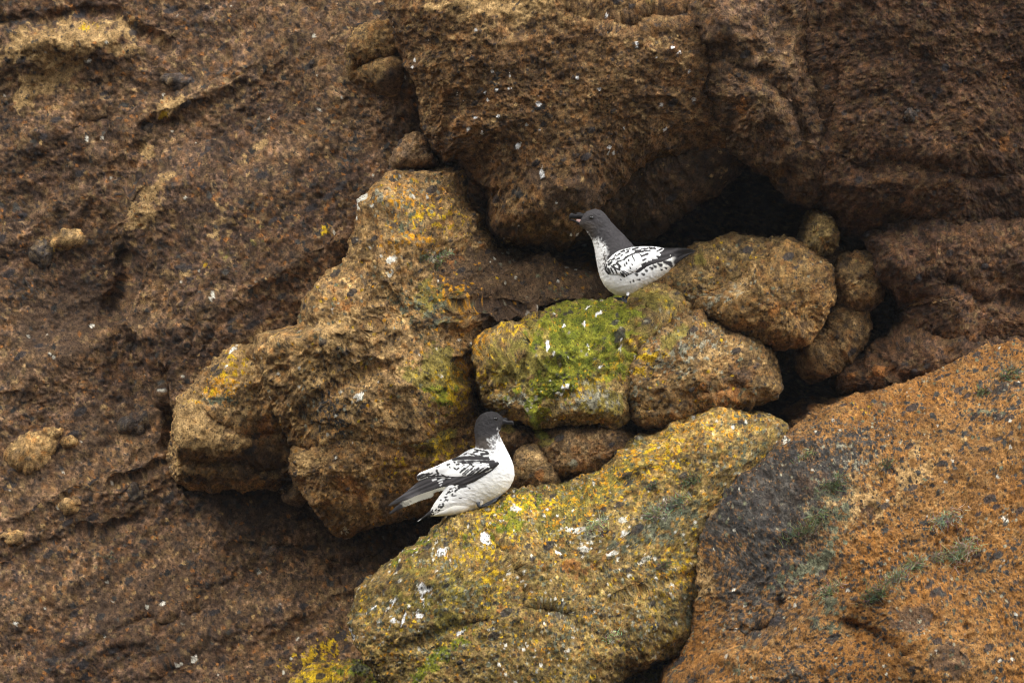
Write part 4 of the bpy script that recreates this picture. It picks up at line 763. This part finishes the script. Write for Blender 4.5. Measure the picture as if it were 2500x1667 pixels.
FL1 = [(660, 1040, 700, 1075, 26, 16), (650, 1000, 665, 940, 18, 12), (700, 940, 745, 900, 22, 10), (690, 1010, 720, 1070, 24, 12), (730, 1000, 765, 1075, 14, 8), (790, 1010, 820, 1080, 14, 8), (760, 985, 850, 1015, 12, 12), (850, 985, 862, 1030, 18, 8), (820, 925, 870, 975, 22, 12),
       (735, 965, 790, 985, 12, 8), (740, 880, 790, 850, 14, 9), (800, 870, 850, 850, 8, 14), (770, 950, 830, 930, 14, 9), (830, 900, 930, 870, 16, 9), (900, 880, 985, 815, 9, 15), (940, 840, 1080, 775, 11, 12), (1080, 770, 1200, 752, 12, 14), (1180, 820, 1270, 785, 14, 16),
       (760, 860, 800, 800, 5, 9), (810, 820, 860, 785, 6, 14), (870, 760, 920, 742, 8, 18), (940, 780, 985, 750, 8, 16), (960, 728, 1010, 714, 6, 10), (1050, 720, 1125, 695, 14, 13), (1090, 740, 1160, 735, 14, 16), (1200, 745, 1310, 735, 16, 10), (1180, 715, 1270, 704, 10, 13), (1300, 700, 1390, 712, 12, 12), (1290, 686, 1380, 692, 5, 7),
       (1410, 745, 1480, 708, 13, 11), (1040, 800, 1060, 850, 6, 10), (1065, 850, 1075, 890, 7, 7), (950, 905, 960, 930, 4, 12), (925, 935, 935, 960, 4, 12), (1035, 930, 1045, 950, 4, 9), (1005, 970, 1015, 1000, 5, 12), (980, 860, 990, 885, 4, 10), (1200, 880, 1245, 860, 16, 12), (1185, 945, 1240, 925, 12, 18), (1110, 1040, 1190, 990, 12, 18),
       (890, 1040, 960, 1095, 8, 9), (900, 1080, 930, 1130, 16, 12), (920, 1040, 1000, 1085, 8, 7), (960, 1110, 1080, 1065, 12, 10), (870, 1060, 900, 1110, 8, 10), (990, 1025, 1080, 1070, 5, 6), (1290, 900, 1400, 868, 12, 6), (1100, 1000, 1110, 1010, 4, 8), (860, 830, 900, 800, 5, 10), (690, 905, 720, 870, 14, 8), (1150, 790, 1170, 800, 4, 8)]
def colc1(px, py):
    n2 = pn(px, py, 26, 2, 41); c = np.tile(WHT*1.02, (len(px), 1))
    bar = np.sin((px*.6+py*1.0)/23.)*.5+.5; c = c*(1-.08*bar)[:, None]
    return mixc(c, BLK*1.2, strokes(px, py, FL1, 4*n2))
cv1 = sheet(f1, 'wing', CV1, b1, bvh1, 16, 22, colc1, relief=lambda X, Y: 2.2*np.sin((X*.62+Y)/23.)+1.5*np.sin((X*.9-Y*.7)/31.))
sheet(f1, 'wing', [(x_, y_+14) for x_, y_ in PR1[:12]]+[(900, 1000), (760, 900), (900, 760), (1100, 710)], b1, bvh1, 6, 18, lambda px, py: mixc(np.tile(WHT, (len(px), 1)), BLK*1.4, sst(-.2, .2, pn(px, py, 60, 3, 47)+(px > 1350))), side=1, step=10)
tail1 = [(1500, 860, 1480, 1090, 90), (1600, 850, 1570, 1010, 80), (1700, 830, 1680, 930, 62), (1790, 800, 1775, 870, 44), (1870, 775, 1862, 815, 28), (1925, 758, 1920, 775, 12)]
Vt, Ft, Tt = loft(f1, tail1, n=60, m=40); put(mesh_np('tail', Vt, Ft, FEATHER, np.tile(BLK*1.25, (len(Vt), 1)), Tt), b1)
# bill: hooked upper part with its nostril tube, lower part, pink gape
V, F, T = loft(f1, [(352, 190, 352, 300, 66), (322, 186, 318, 284, 54), (290, 182, 280, 272, 42), (255, 184, 240, 264, 34), (215, 198, 200, 262, 30), (180, 188, 168, 260, 27), (152, 182, 142, 266, 23), (132, 192, 120, 285, 18), (120, 222, 112, 310, 12), (116, 270, 114, 318, 5)], n=72, m=28)
bill1 = put(mesh_np('bill', V, F, BILL, None, T), b1)
tb = [(float(f1.x(p[0])), f1.y0+p[2]*f1.u, float(f1.zz(p[1]))) for p in ((300, 192, 0), (255, 186, 0), (225, 190, 0))]
o = mesh_j('nostril_tube', [tube(tb, [15*f1.u, 15*f1.u, 12*f1.u])], BILL, b1)
V, F, T = loft(f1, [(340, 325, 330, 392, 60), (300, 318, 285, 372, 44), (262, 310, 248, 350, 34), (228, 296, 215, 325, 27), (190, 282, 182, 305, 21), (155, 276, 148, 296, 15), (135, 280, 130, 292, 6)], n=48, m=24)
put(mesh_np('lower_bill', V, F, BILL, None, T), b1)
V, F, T = loft(f1, [(350, 262, 340, 345, 52), (318, 270, 305, 338, 42), (285, 272, 268, 336, 34), (255, 272, 240, 318, 28), (228, 272, 218, 298, 16)], n=32, m=24)
put(mesh_np('mouth', V, F, GAPE, None, T), b1)
def eye(fr, root, px, py, r, bvh):
    h = bvh.ray_cast(Vector((float(fr.x(px)), fr.y0-1, float(fr.zz(py)))), Vector((0, 1, 0)))
    y = h[0].y if h[0] is not None else fr.y0
    for sgn in (1, -1):
        yy = y+.45*r*fr.u if sgn == 1 else 2*fr.y0-y-.45*r*fr.u
        mesh_j('eye', [ball((float(fr.x(px)), yy, float(fr.zz(py))), r*fr.u)], EYE, root)
eye(f1, b1, 446, 254, 33, bvh1)
foot(f1, b1, [(985, 1300, -40), (975, 1390, -50), (955, 1450, -60)], [(860, 1428, -150), (905, 1480, -130), (960, 1505, -120)], [26, 20, 17])
foot(f1, b1, [(940, 1330, 90), (930, 1400, 80), (900, 1435, 60)], [(780, 1432, 10), (830, 1460, -20), (890, 1470, -10)], [24, 19, 16])
V, F, T = loft(f1, [(880, 1180, 1150, 1190, 110), (915, 1280, 1080, 1285, 80), (945, 1340, 1015, 1335, 40), (955, 1385, 1000, 1380, 26), (960, 1400, 990, 1396, 18)], n=30, m=30, shift=lambda t: -80-70*t)
put(mesh_np('thigh', V, F, FEATHER, np.tile(WHT*.97, (len(V), 1)), T), b1)

# --- lower bird, seen from its right side, back to the left
f2 = Frame(920, 980, 1871/370, -.30)
b2 = bird('black and white petrel with closed dark bill, facing right on the yellow lichened ledge', f2, (1290, 1280), GB)
ST2 = [(1562, 215, 1540, 300, 40), (1545, 180, 1530, 335, 66), (1505, 148, 1520, 355, 92), (1440, 124, 1510, 375, 112), (1370, 126, 1508, 395, 124), (1300, 152, 1520, 425, 130), (1245, 200, 1535, 458, 132), (1215, 265, 1555, 500, 135),
       (1205, 345, 1578, 545, 140), (1208, 430, 1605, 600, 150), (1218, 510, 1640, 665, 170), (1200, 590, 1672, 740, 198), (1150, 630, 1694, 820, 220), (1090, 680, 1700, 905, 238), (1030, 740, 1680, 985, 246), (975, 815, 1635, 1065, 246),
       (935, 890, 1565, 1135, 240), (905, 960, 1480, 1190, 230), (870, 1025, 1390, 1240, 216), (825, 1095, 1290, 1300, 198), (775, 1165, 1170, 1355, 175), (725, 1230, 1040, 1392, 148), (690, 1285, 920, 1408, 118), (660, 1335, 800, 1412, 84), (630, 1370, 710, 1415, 50), (600, 1395, 650, 1425, 24)]
HOOD2 = [(1100, 60), (1700, 60), (1600, 320), (1500, 350), (1515, 400), (1480, 455), (1420, 440), (1390, 480), (1450, 500), (1400, 545), (1440, 590), (1330, 600), (1220, 590), (1100, 600)]
def col2(px, py, Y):
    n1 = pn(px, py, 60, 3, 51); n2 = pn(px, py, 24, 2, 52)
    c = np.tile(WHT, (len(px), 1))*(.95+.06*n1+.05*pn(px*.7, py*1.3, 26, 2, 55))[:, None]
    c = mixc(c, CREAM*1.02, sst(850, 1150, py+40*n1)*.40*sst(1150, 1350, px)+sst(1180, 1380, py+40*n1)*.45)
    d = segdist(px, py, HOOD2, True); sd_ = np.where(inside(px, py, HOOD2), -d, d)
    h = np.tile(SLATE*.72, (len(px), 1)); h = mixc(h, BLK*.8, sst(400, 160, py)*.9); h = mixc(h, BRN*.7, sst(380, 520, py)*.45)
    c = mixc(c, h*(1+.15*n2)[:, None], sst(32, -32, sd_+28*n2+10*n1))
    sp = sst(.12, .45, n2)*(sd_ > -10)*np.exp(-(sd_/75)**2)*(px < 1560)*(py < 720); c = mixc(c, BLK*1.8, np.clip(sp, 0, 1)*.8)
    # grey shoulder marks and the checkered flank
    fl = (sst(1010, 960, px+.2*(py-1000))*sst(.0, .25, np.sin((px*.75+py)/21.)+.55*np.sin((px-.9*py)/27.)+.5*n2)*(py > 985)*sst(250, 215, (px-640)*.72+(py-1290)*1.0-0))
    band = sst(110, 70, segdist(px, py, [(1010, 1010), (900, 1060), (800, 1180), (700, 1310), (600, 1400)]))
    flk = [(x_, y_, x_+q_*14, y_-q_*20+8, 3, 9) for x_, y_, q_ in FLK2]
    c = mixc(c, BLK*1.3, strokes(px, py, flk, 3*n2))
    c = mixc(c, BLK*1.3, 0*np.clip(band*sst(-.15, .15, 1.0*np.sin((px*.62+py*1.0+18*n1)/12.)+.9*np.sin((px*1.0-.75*py+30*n1)/17.)+.9*n2), 0, 1)*(py > 980))
    c = mixc(c, BLK*1.3, strokes(px, py, [(1020, 1060, 1100, 1040, 10, 16), (1120, 1050, 1150, 1070, 5, 10), (940, 1160, 980, 1155, 8, 8), (1020, 1185, 1050, 1188, 6, 6), (860, 1210, 870, 1225, 10, 8), (780, 1355, 790, 1368, 6, 8), (725, 1390, 735, 1395, 6, 8), (820, 1260, 825, 1285, 14, 10)], 3*n2))
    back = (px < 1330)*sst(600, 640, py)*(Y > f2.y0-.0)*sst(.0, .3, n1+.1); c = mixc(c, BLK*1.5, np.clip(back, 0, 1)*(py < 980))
    c = mixc(c, BLK*1.2, sst(690, 655, px+.1*n1)*sst(1300, 1340, py))
    c = mixc(c, np.array((.42, .40, .36)), np.exp(-(segdist(px, py, [(1130, 1195), (1200, 1230), (1290, 1290)])/14)**2)*.55)
    eye_ = np.exp(-(((px-1455)/60)**2+((py-215)/50)**2)**1.5); c = mixc(c, BLK*.8, eye_*.7)
    return c
rnk = random.Random(4); FLK2 = []
for (ax_, ay_), (bx_, by_) in zip([(1120, 1000), (1000, 1010), (900, 1080), (820, 1170), (740, 1270)], [(1000, 1010), (900, 1080), (820, 1170), (740, 1270), (650, 1380)]):
    for q in range(15):
        t_ = rnk.random(); o_ = rnk.uniform(-8, 85); L_ = math.hypot(bx_-ax_, by_-ay_)
        FLK2.append((ax_+(bx_-ax_)*t_-(by_-ay_)/L_*-o_*.8, ay_+(by_-ay_)*t_+o_*.6, rnk.uniform(.6, 1.5)))
body2, bvh2 = body_mesh(f2, b2, ST2, col2, n=330, m=150)
PR2 = [(1490, 770), (1440, 835), (1350, 895), (1260, 950), (1200, 985), (1100, 1020), (1000, 1030), (900, 1040), (800, 1055), (700, 1085), (600, 1118), (480, 1160), (380, 1205), (300, 1230), (220, 1262), (148, 1278), (190, 1235), (290, 1168), (370, 1105), (450, 1040), (530, 975), (610, 935), (750, 900), (900, 850), (1100, 800), (1300, 760), (1420, 720)]
def colp2(px, py):
    n2 = pn(px, py, 18, 2, 61); c = np.tile(SLATE*.95, (len(px), 1))
    t = (py-1270)+(px-150)*.42; c = c*(1+.40*np.sin(t/9.)+.1*n2)[:, None]
    c = mixc(c, SLATE*2.4, sst(.75, 1, np.sin(t/18.))*.6*sst(1150, 800, px))
    c = mixc(c, BLK*1.2, sst(1000, 1250, px)*.8)
    c = mixc(c, WHT, strokes(px, py, [(690, 965, 730, 955, 12, 10), (755, 980, 830, 948, 8, 14), (770, 1005, 810, 985, 6, 8), (780, 1035, 800, 1020, 5, 7)], 3*n2))
    return np.clip(c, .01, .9)
pr2 = sheet(f2, 'flight_feathers', PR2, b2, bvh2, 6, 16, colp2, relief=lambda X, Y: 3*np.sin(((Y-1270)+(X-150)*.42)/9.))
CV2 = [(1505, 752), (1490, 790), (1430, 825), (1370, 860), (1300, 890), (1200, 915), (1100, 930), (1000, 940), (900, 945), (800, 938), (700, 925), (620, 935), (560, 955), (512, 968), (496, 935), (510, 895), (550, 868), (640, 832), (740, 792), (840, 745), (920, 712), (1000, 680), (1060, 640), (1130, 600), (1220, 572), (1310, 590), (1390, 600), (1400, 640), (1380, 690), (1460, 715)]
FL2 = [(515, 930, 560, 905, 26, 20), (560, 900, 640, 890, 14, 16), (545, 945, 620, 915, 16, 14), (640, 920, 820, 915, 14, 8), (640, 905, 690, 880, 6, 8), (740, 850, 755, 885, 14, 18), (745, 885, 690, 915, 10, 12), (740, 808, 770, 798, 8, 8), (800, 900, 860, 925, 8, 6), (870, 780, 895, 770, 14, 10), (830, 925, 1010, 938, 8, 8),
       (945, 810, 970, 830, 5, 11), (985, 840, 1010, 820, 6, 11), (895, 800, 905, 812, 4, 8), (985, 775, 1015, 765, 12, 10), (945, 735, 965, 750, 4, 9), (1030, 870, 1090, 820, 9, 14), (1060, 890, 1130, 830, 6, 8), (1090, 900, 1180, 820, 6, 9), (1120, 905, 1210, 830, 6, 9), (1150, 910, 1260, 820, 8, 10), (1190, 910, 1310, 820, 9, 12), (1240, 900, 1380, 820, 12, 20),
       (940, 715, 1020, 700, 18, 24), (1000, 740, 1200, 735, 10, 18), (1010, 705, 1150, 690, 24, 28), (1150, 690, 1380, 700, 30, 26), (1150, 760, 1200, 790, 14, 12), (1060, 760, 1150, 750, 10, 14), (1150, 740, 1440, 740, 18, 26), (1390, 780, 1490, 760, 32, 26), (1360, 830, 1480, 790, 16, 20), (1100, 935, 1300, 900, 14, 16), (1030, 940, 1200, 930, 10, 12),
       (1190, 630, 1240, 610, 8, 16), (1130, 640, 1200, 650, 6, 14), (1280, 600, 1360, 615, 12, 12), (1290, 645, 1370, 640, 18, 18), (1210, 590, 1280, 600, 8, 10), (1080, 650, 1110, 640, 8, 10), (1200, 660, 1300, 668, 10, 12)]
def colc2(px, py):
    n2 = pn(px, py, 26, 2, 71); c = np.tile(WHT*1.02, (len(px), 1)); c = c*(1-.07*(.5+.5*np.sin((px*.45+py)/17.)))[:, None]
    k_ = strokes(px, py, FL2, 4*n2)
    ln = sst(.3, .7, np.sin((px*.75+py*.9)/8.5))*sst(1020, 1080, px)*sst(1400, 1340, px)*(py > 770); c2 = mixc(c, BLK*1.3, np.maximum(k_, ln*.85))
    wl = strokes(px, py, [(1200, 750, 1270, 748, 4, 5), (1300, 755, 1380, 770, 4, 6), (1190, 775, 1290, 770, 8, 8), (1310, 795, 1360, 785, 12, 6), (1340, 780, 1385, 800, 4, 10), (1210, 800, 1290, 795, 6, 5)], 2*n2)
    return mixc(c2, WHT, wl)
cv2 = sheet(f2, 'wing', CV2, b2, bvh2, 18, 24, colc2, relief=lambda X, Y: 2.2*np.sin((X*.45+Y)/17.))
# far wing, held a little open beneath: pale underside with a dark tip
FW2 = [(1000, 1010), (900, 1075), (850, 1095), (760, 1108), (700, 1135), (690, 1175), (560, 1215), (430, 1265), (320, 1310), (230, 1355), (150, 1385), (200, 1330), (300, 1240), (400, 1165), (560, 1090), (760, 1020), (900, 960)]
def colf2(px, py):
    n2 = pn(px, py, 30, 2, 81); c = np.tile(CREAM*.95, (len(px), 1)); return mixc(c, BLK*1.5, sst(430, 300, px+60*n2-.6*(py-1250)))
sheet(f2, 'wing', FW2, b2, bvh2, 0, 10, colf2, step=9, extra_y=150)
Vt, Ft, Tt = loft(f2, [(720, 1290, 760, 1412, 70), (660, 1340, 690, 1412, 56), (610, 1385, 640, 1415, 42), (570, 1420, 595, 1432, 30), (535, 1450, 552, 1458, 18), (500, 1476, 508, 1480, 6)], n=50, m=36)
tc_ = np.tile(BLK*1.3, (len(Vt), 1)); tx, ty = f2.inv(Vt[:, 0], Vt[:, 2]); tc_ = mixc(tc_, WHT*.8, sst(560, 520, tx)*.8)
put(mesh_np('tail', Vt, Ft, FEATHER, tc_, Tt), b2)
V, F, T = loft(f2, [(1530, 190, 1530, 315, 58), (1560, 205, 1552, 292, 44), (1590, 216, 1585, 288, 34), (1620, 232, 1612, 286, 28), (1645, 232, 1640, 284, 24), (1668, 234, 1662, 286, 20), (1686, 246, 1680, 290, 14), (1694, 268, 1688, 296, 6)], n=56, m=28)
put(mesh_np('bill', V, F, BILL, None, T), b2)
tb = [(float(f2.x(p[0])), f2.y0, float(f2.zz(p[1]))) for p in ((1555, 208), (1590, 212), (1612, 222))]
mesh_j('nostril_tube', [tube(tb, [14*f2.u, 14*f2.u, 10*f2.u])], BILL, b2)
eye(f2, b2, 1465, 212, 26, bvh2)
foot(f2, b2, [(1250, 1240, -190), (1262, 1285, -200), (1285, 1296, -205)], [(1525, 1160, -215), (1480, 1215, -235), (1400, 1270, -240)], [26, 22, 20])
V, F, T = loft(f2, [(1235, 1225, 1215, 1262, 30), (1180, 1195, 1150, 1335, 90), (1080, 1195, 1060, 1378, 120), (970, 1210, 950, 1402, 124), (870, 1262, 850, 1410, 104), (780, 1320, 770, 1412, 72), (710, 1375, 705, 1414, 34)], n=50, m=40, shift=lambda t: -62+34*t)
put(mesh_np('undertail', V, F, FEATHER, mixc(np.tile(CREAM*1.06, (len(V), 1)), WHT, .4+.3*pn(*f2.inv(V[:, 0], V[:, 2]), 60, 2, 9)), T), b2)
foot(f2, b2, [(1380, 1180, 60), (1400, 1210, 40), (1400, 1230, 20)], [(1520, 1165, -20), (1500, 1190, -60), (1450, 1220, -60)], [22, 18, 15])
V, F, T = loft(f2, [(1180, 1120, 1400, 1080, 110), (1190, 1180, 1360, 1150, 84), (1215, 1225, 1330, 1210, 56), (1240, 1265, 1310, 1255, 32), (1255, 1285, 1295, 1280, 20)], n=30, m=30, shift=lambda t: -110)
put(mesh_np('thigh', V, F, FEATHER, np.tile(WHT*.98, (len(V), 1)), T), b2)

# ------------------------------------------------------------------ tufts of beard lichen on the rocks
def surface(dx, dy, objs):
    """front surface of the rocks at a traced point"""
    best = None; X, Z = float(wx(dx)), float(wz(dy)); org = Vector((0, -CD, 0)); d = (Vector((X, 0, Z))-org).normalized()
    for o in objs:
        ok, p, n, _ = o.ray_cast(org-o.location, d)
        if ok:
            p = p+o.location
            if best is None or (p-org).length < (best[0]-org).length: best = (p, n)
    return best
def tuft(label, dx, dy, r, n, cols, seed, objs):
    bpy.context.view_layer.update()
    hit = surface(dx, dy, objs)
    if hit is None: return
    p, nrm = hit; rn = random.Random(seed); V, F, C_ = [], [], []
    if nrm.y > 0: nrm = -nrm
    for q in range(n):
        d = Vector((rn.gauss(0, 1), rn.gauss(0, 1), rn.gauss(0, 1))).normalized(); d = (d+nrm*.9).normalized()
        g1, g2 = rn.gauss(0, .62)*r, rn.gauss(0, .26)*r; q0 = p+Vector((g1*.87-g2*.5, 0, g1*.5+g2*.87)); t = nrm.cross(Vector((0, 0, 1))); q0.y += -.004
        L = r*rn.uniform(.35, .85); side = d.cross(Vector((rn.gauss(0, 1), rn.gauss(0, 1), rn.gauss(0, 1)))).normalized()*.0011
        c = [x*rn.uniform(.6, 1.5) for x in cols]; bend = Vector((rn.gauss(0, 1), rn.gauss(0, 1), rn.gauss(0, 1)))*L*.25
        b = len(V)
        for k_ in range(4):
            m_ = q0+d*L*k_/3+bend*(k_/3)**2; w_ = 1-.25*k_
            V += [m_-side*w_, m_+side*w_]; C_ += [c, c]
        for k_ in range(3): F.append((b+2*k_, b+2*k_+1, b+2*k_+3, b+2*k_+2))
    V = np.array([tuple(v_-p) for v_ in V])
    o = mesh_np('lichen_tuft', V, F, TUFT, np.array(C_), smooth=False); o.location = p
    tag(o, label, 'lichen', 'tufts of grey green lichen')
GG = (.30, .29, .17); DGn = (.15, .155, .085); PY = (.50, .50, .30)
RD, RE, RN = [ROCKS['D']], [ROCKS['E']], [ROCKS['N1'], ROCKS['N3']]
for q, (lb, x, y, r, n, c_, ob) in enumerate([
        ('largest fluffy grey green tuft on the orange boulder, far right', 2205, 1268, .045, 420, (.32, .31, .19), RD), ('small tuft between two bigger ones on the orange boulder', 2146, 1284, .026, 200, GG, RD), ('middle tuft of the row on the orange boulder', 2095, 1300, .034, 300, GG, RD),
        ('tuft just below the middle of the row on the orange boulder', 2056, 1330, .032, 280, GG, RD), ('dark tuft at the lower left end of the row on the orange boulder', 2012, 1366, .038, 340, DGn, RD), ('grey bearded tuft above the row, beside a white speck', 2168, 1190, .038, 300, (.36, .34, .24), RD),
        ('dark green tuft high in the dark crust of the orange boulder', 1905, 1120, .036, 320, DGn, RD), ('green tuft in the middle of the dark crust', 1880, 1195, .040, 320, (.17, .18, .085), RD), ('long low tuft under the one in the middle of the dark crust', 1835, 1230, .036, 300, DGn, RD), ('faint grey tuft at the lower end of the dark crust', 1905, 1360, .034, 240, GG, RD),
        ('dark tuft near the top right edge of the orange boulder', 2310, 868, .036, 300, DGn, RD), ('small dark tuft under the top right edge of the orange boulder', 2250, 905, .024, 200, DGn, RD), ('blackish tuft near the top middle of the orange boulder', 2032, 1068, .024, 200, DGn, RD), ('tuft by the top left corner of the orange boulder', 1850, 1050, .026, 200, GG, RD),
        ('largest sea green tuft near the right end of the long ledge', 1550, 1160, .036, 380, (.24, .25, .17), RE), ('grey green tuft left of the largest one on the long ledge', 1502, 1185, .032, 300, (.30, .30, .20), RE), ('dark round tuft above the largest one on the long ledge', 1588, 1102, .026, 260, DGn, RE),
        ('small dark tuft in the middle of the long ledge', 1497, 1118, .016, 160, DGn, RE), ('pale fringed tuft beside the white lichen in the middle of the ledge', 1362, 1210, .028, 260, PY, RE), ('small dark green tuft low on the long ledge near the orange boulder', 1522, 1300, .020, 180, DGn, RE), ('pale yellow green tuft near the bottom of the long ledge', 1405, 1462, .020, 160, PY, RE),
        ('pale star shaped lichen rosette on the tan pillar', 1016, 588, .024, 220, PY, RN), ('dark green tuft beside the star shaped rosette on the pillar', 975, 590, .022, 180, DGn, RN), ('dark tuft low on the right flank of the pillar', 1000, 610, .016, 140, DGn, RN)]):
    tuft(lb, x, y, r, n, c_, 300+q, ob)

# ------------------------------------------------------------------ thin sea air between the boat and the cliff
hm = bpy.data.materials.new('sea_air'); hm.use_nodes = True; hn = hm.node_tree.nodes; hn.remove(hn['Principled BSDF'])
pv = hn.new('ShaderNodeVolumePrincipled'); pv.inputs['Color'].default_value = (.9, .93, .97, 1); pv.inputs['Density'].default_value = .00032; pv.inputs['Anisotropy'].default_value = .2
hm.node_tree.links.new(pv.outputs[0], hn['Material Output'].inputs['Volume'])
X0, X1, Y0, Y1, Z0, Z1 = -5.5, 5.5, -CD-1.5, 4.5, -4.5, 4.5
HV = [(x, y, z) for x in (X0, X1) for y in (Y0, Y1) for z in (Z0, Z1)]
hz = mesh_np('haze', np.array(HV), [(0, 1, 3, 2), (4, 6, 7, 5), (0, 4, 5, 1), (2, 3, 7, 6), (0, 2, 6, 4), (1, 5, 7, 3)], hm, smooth=False); tag(hz, kind='stuff')
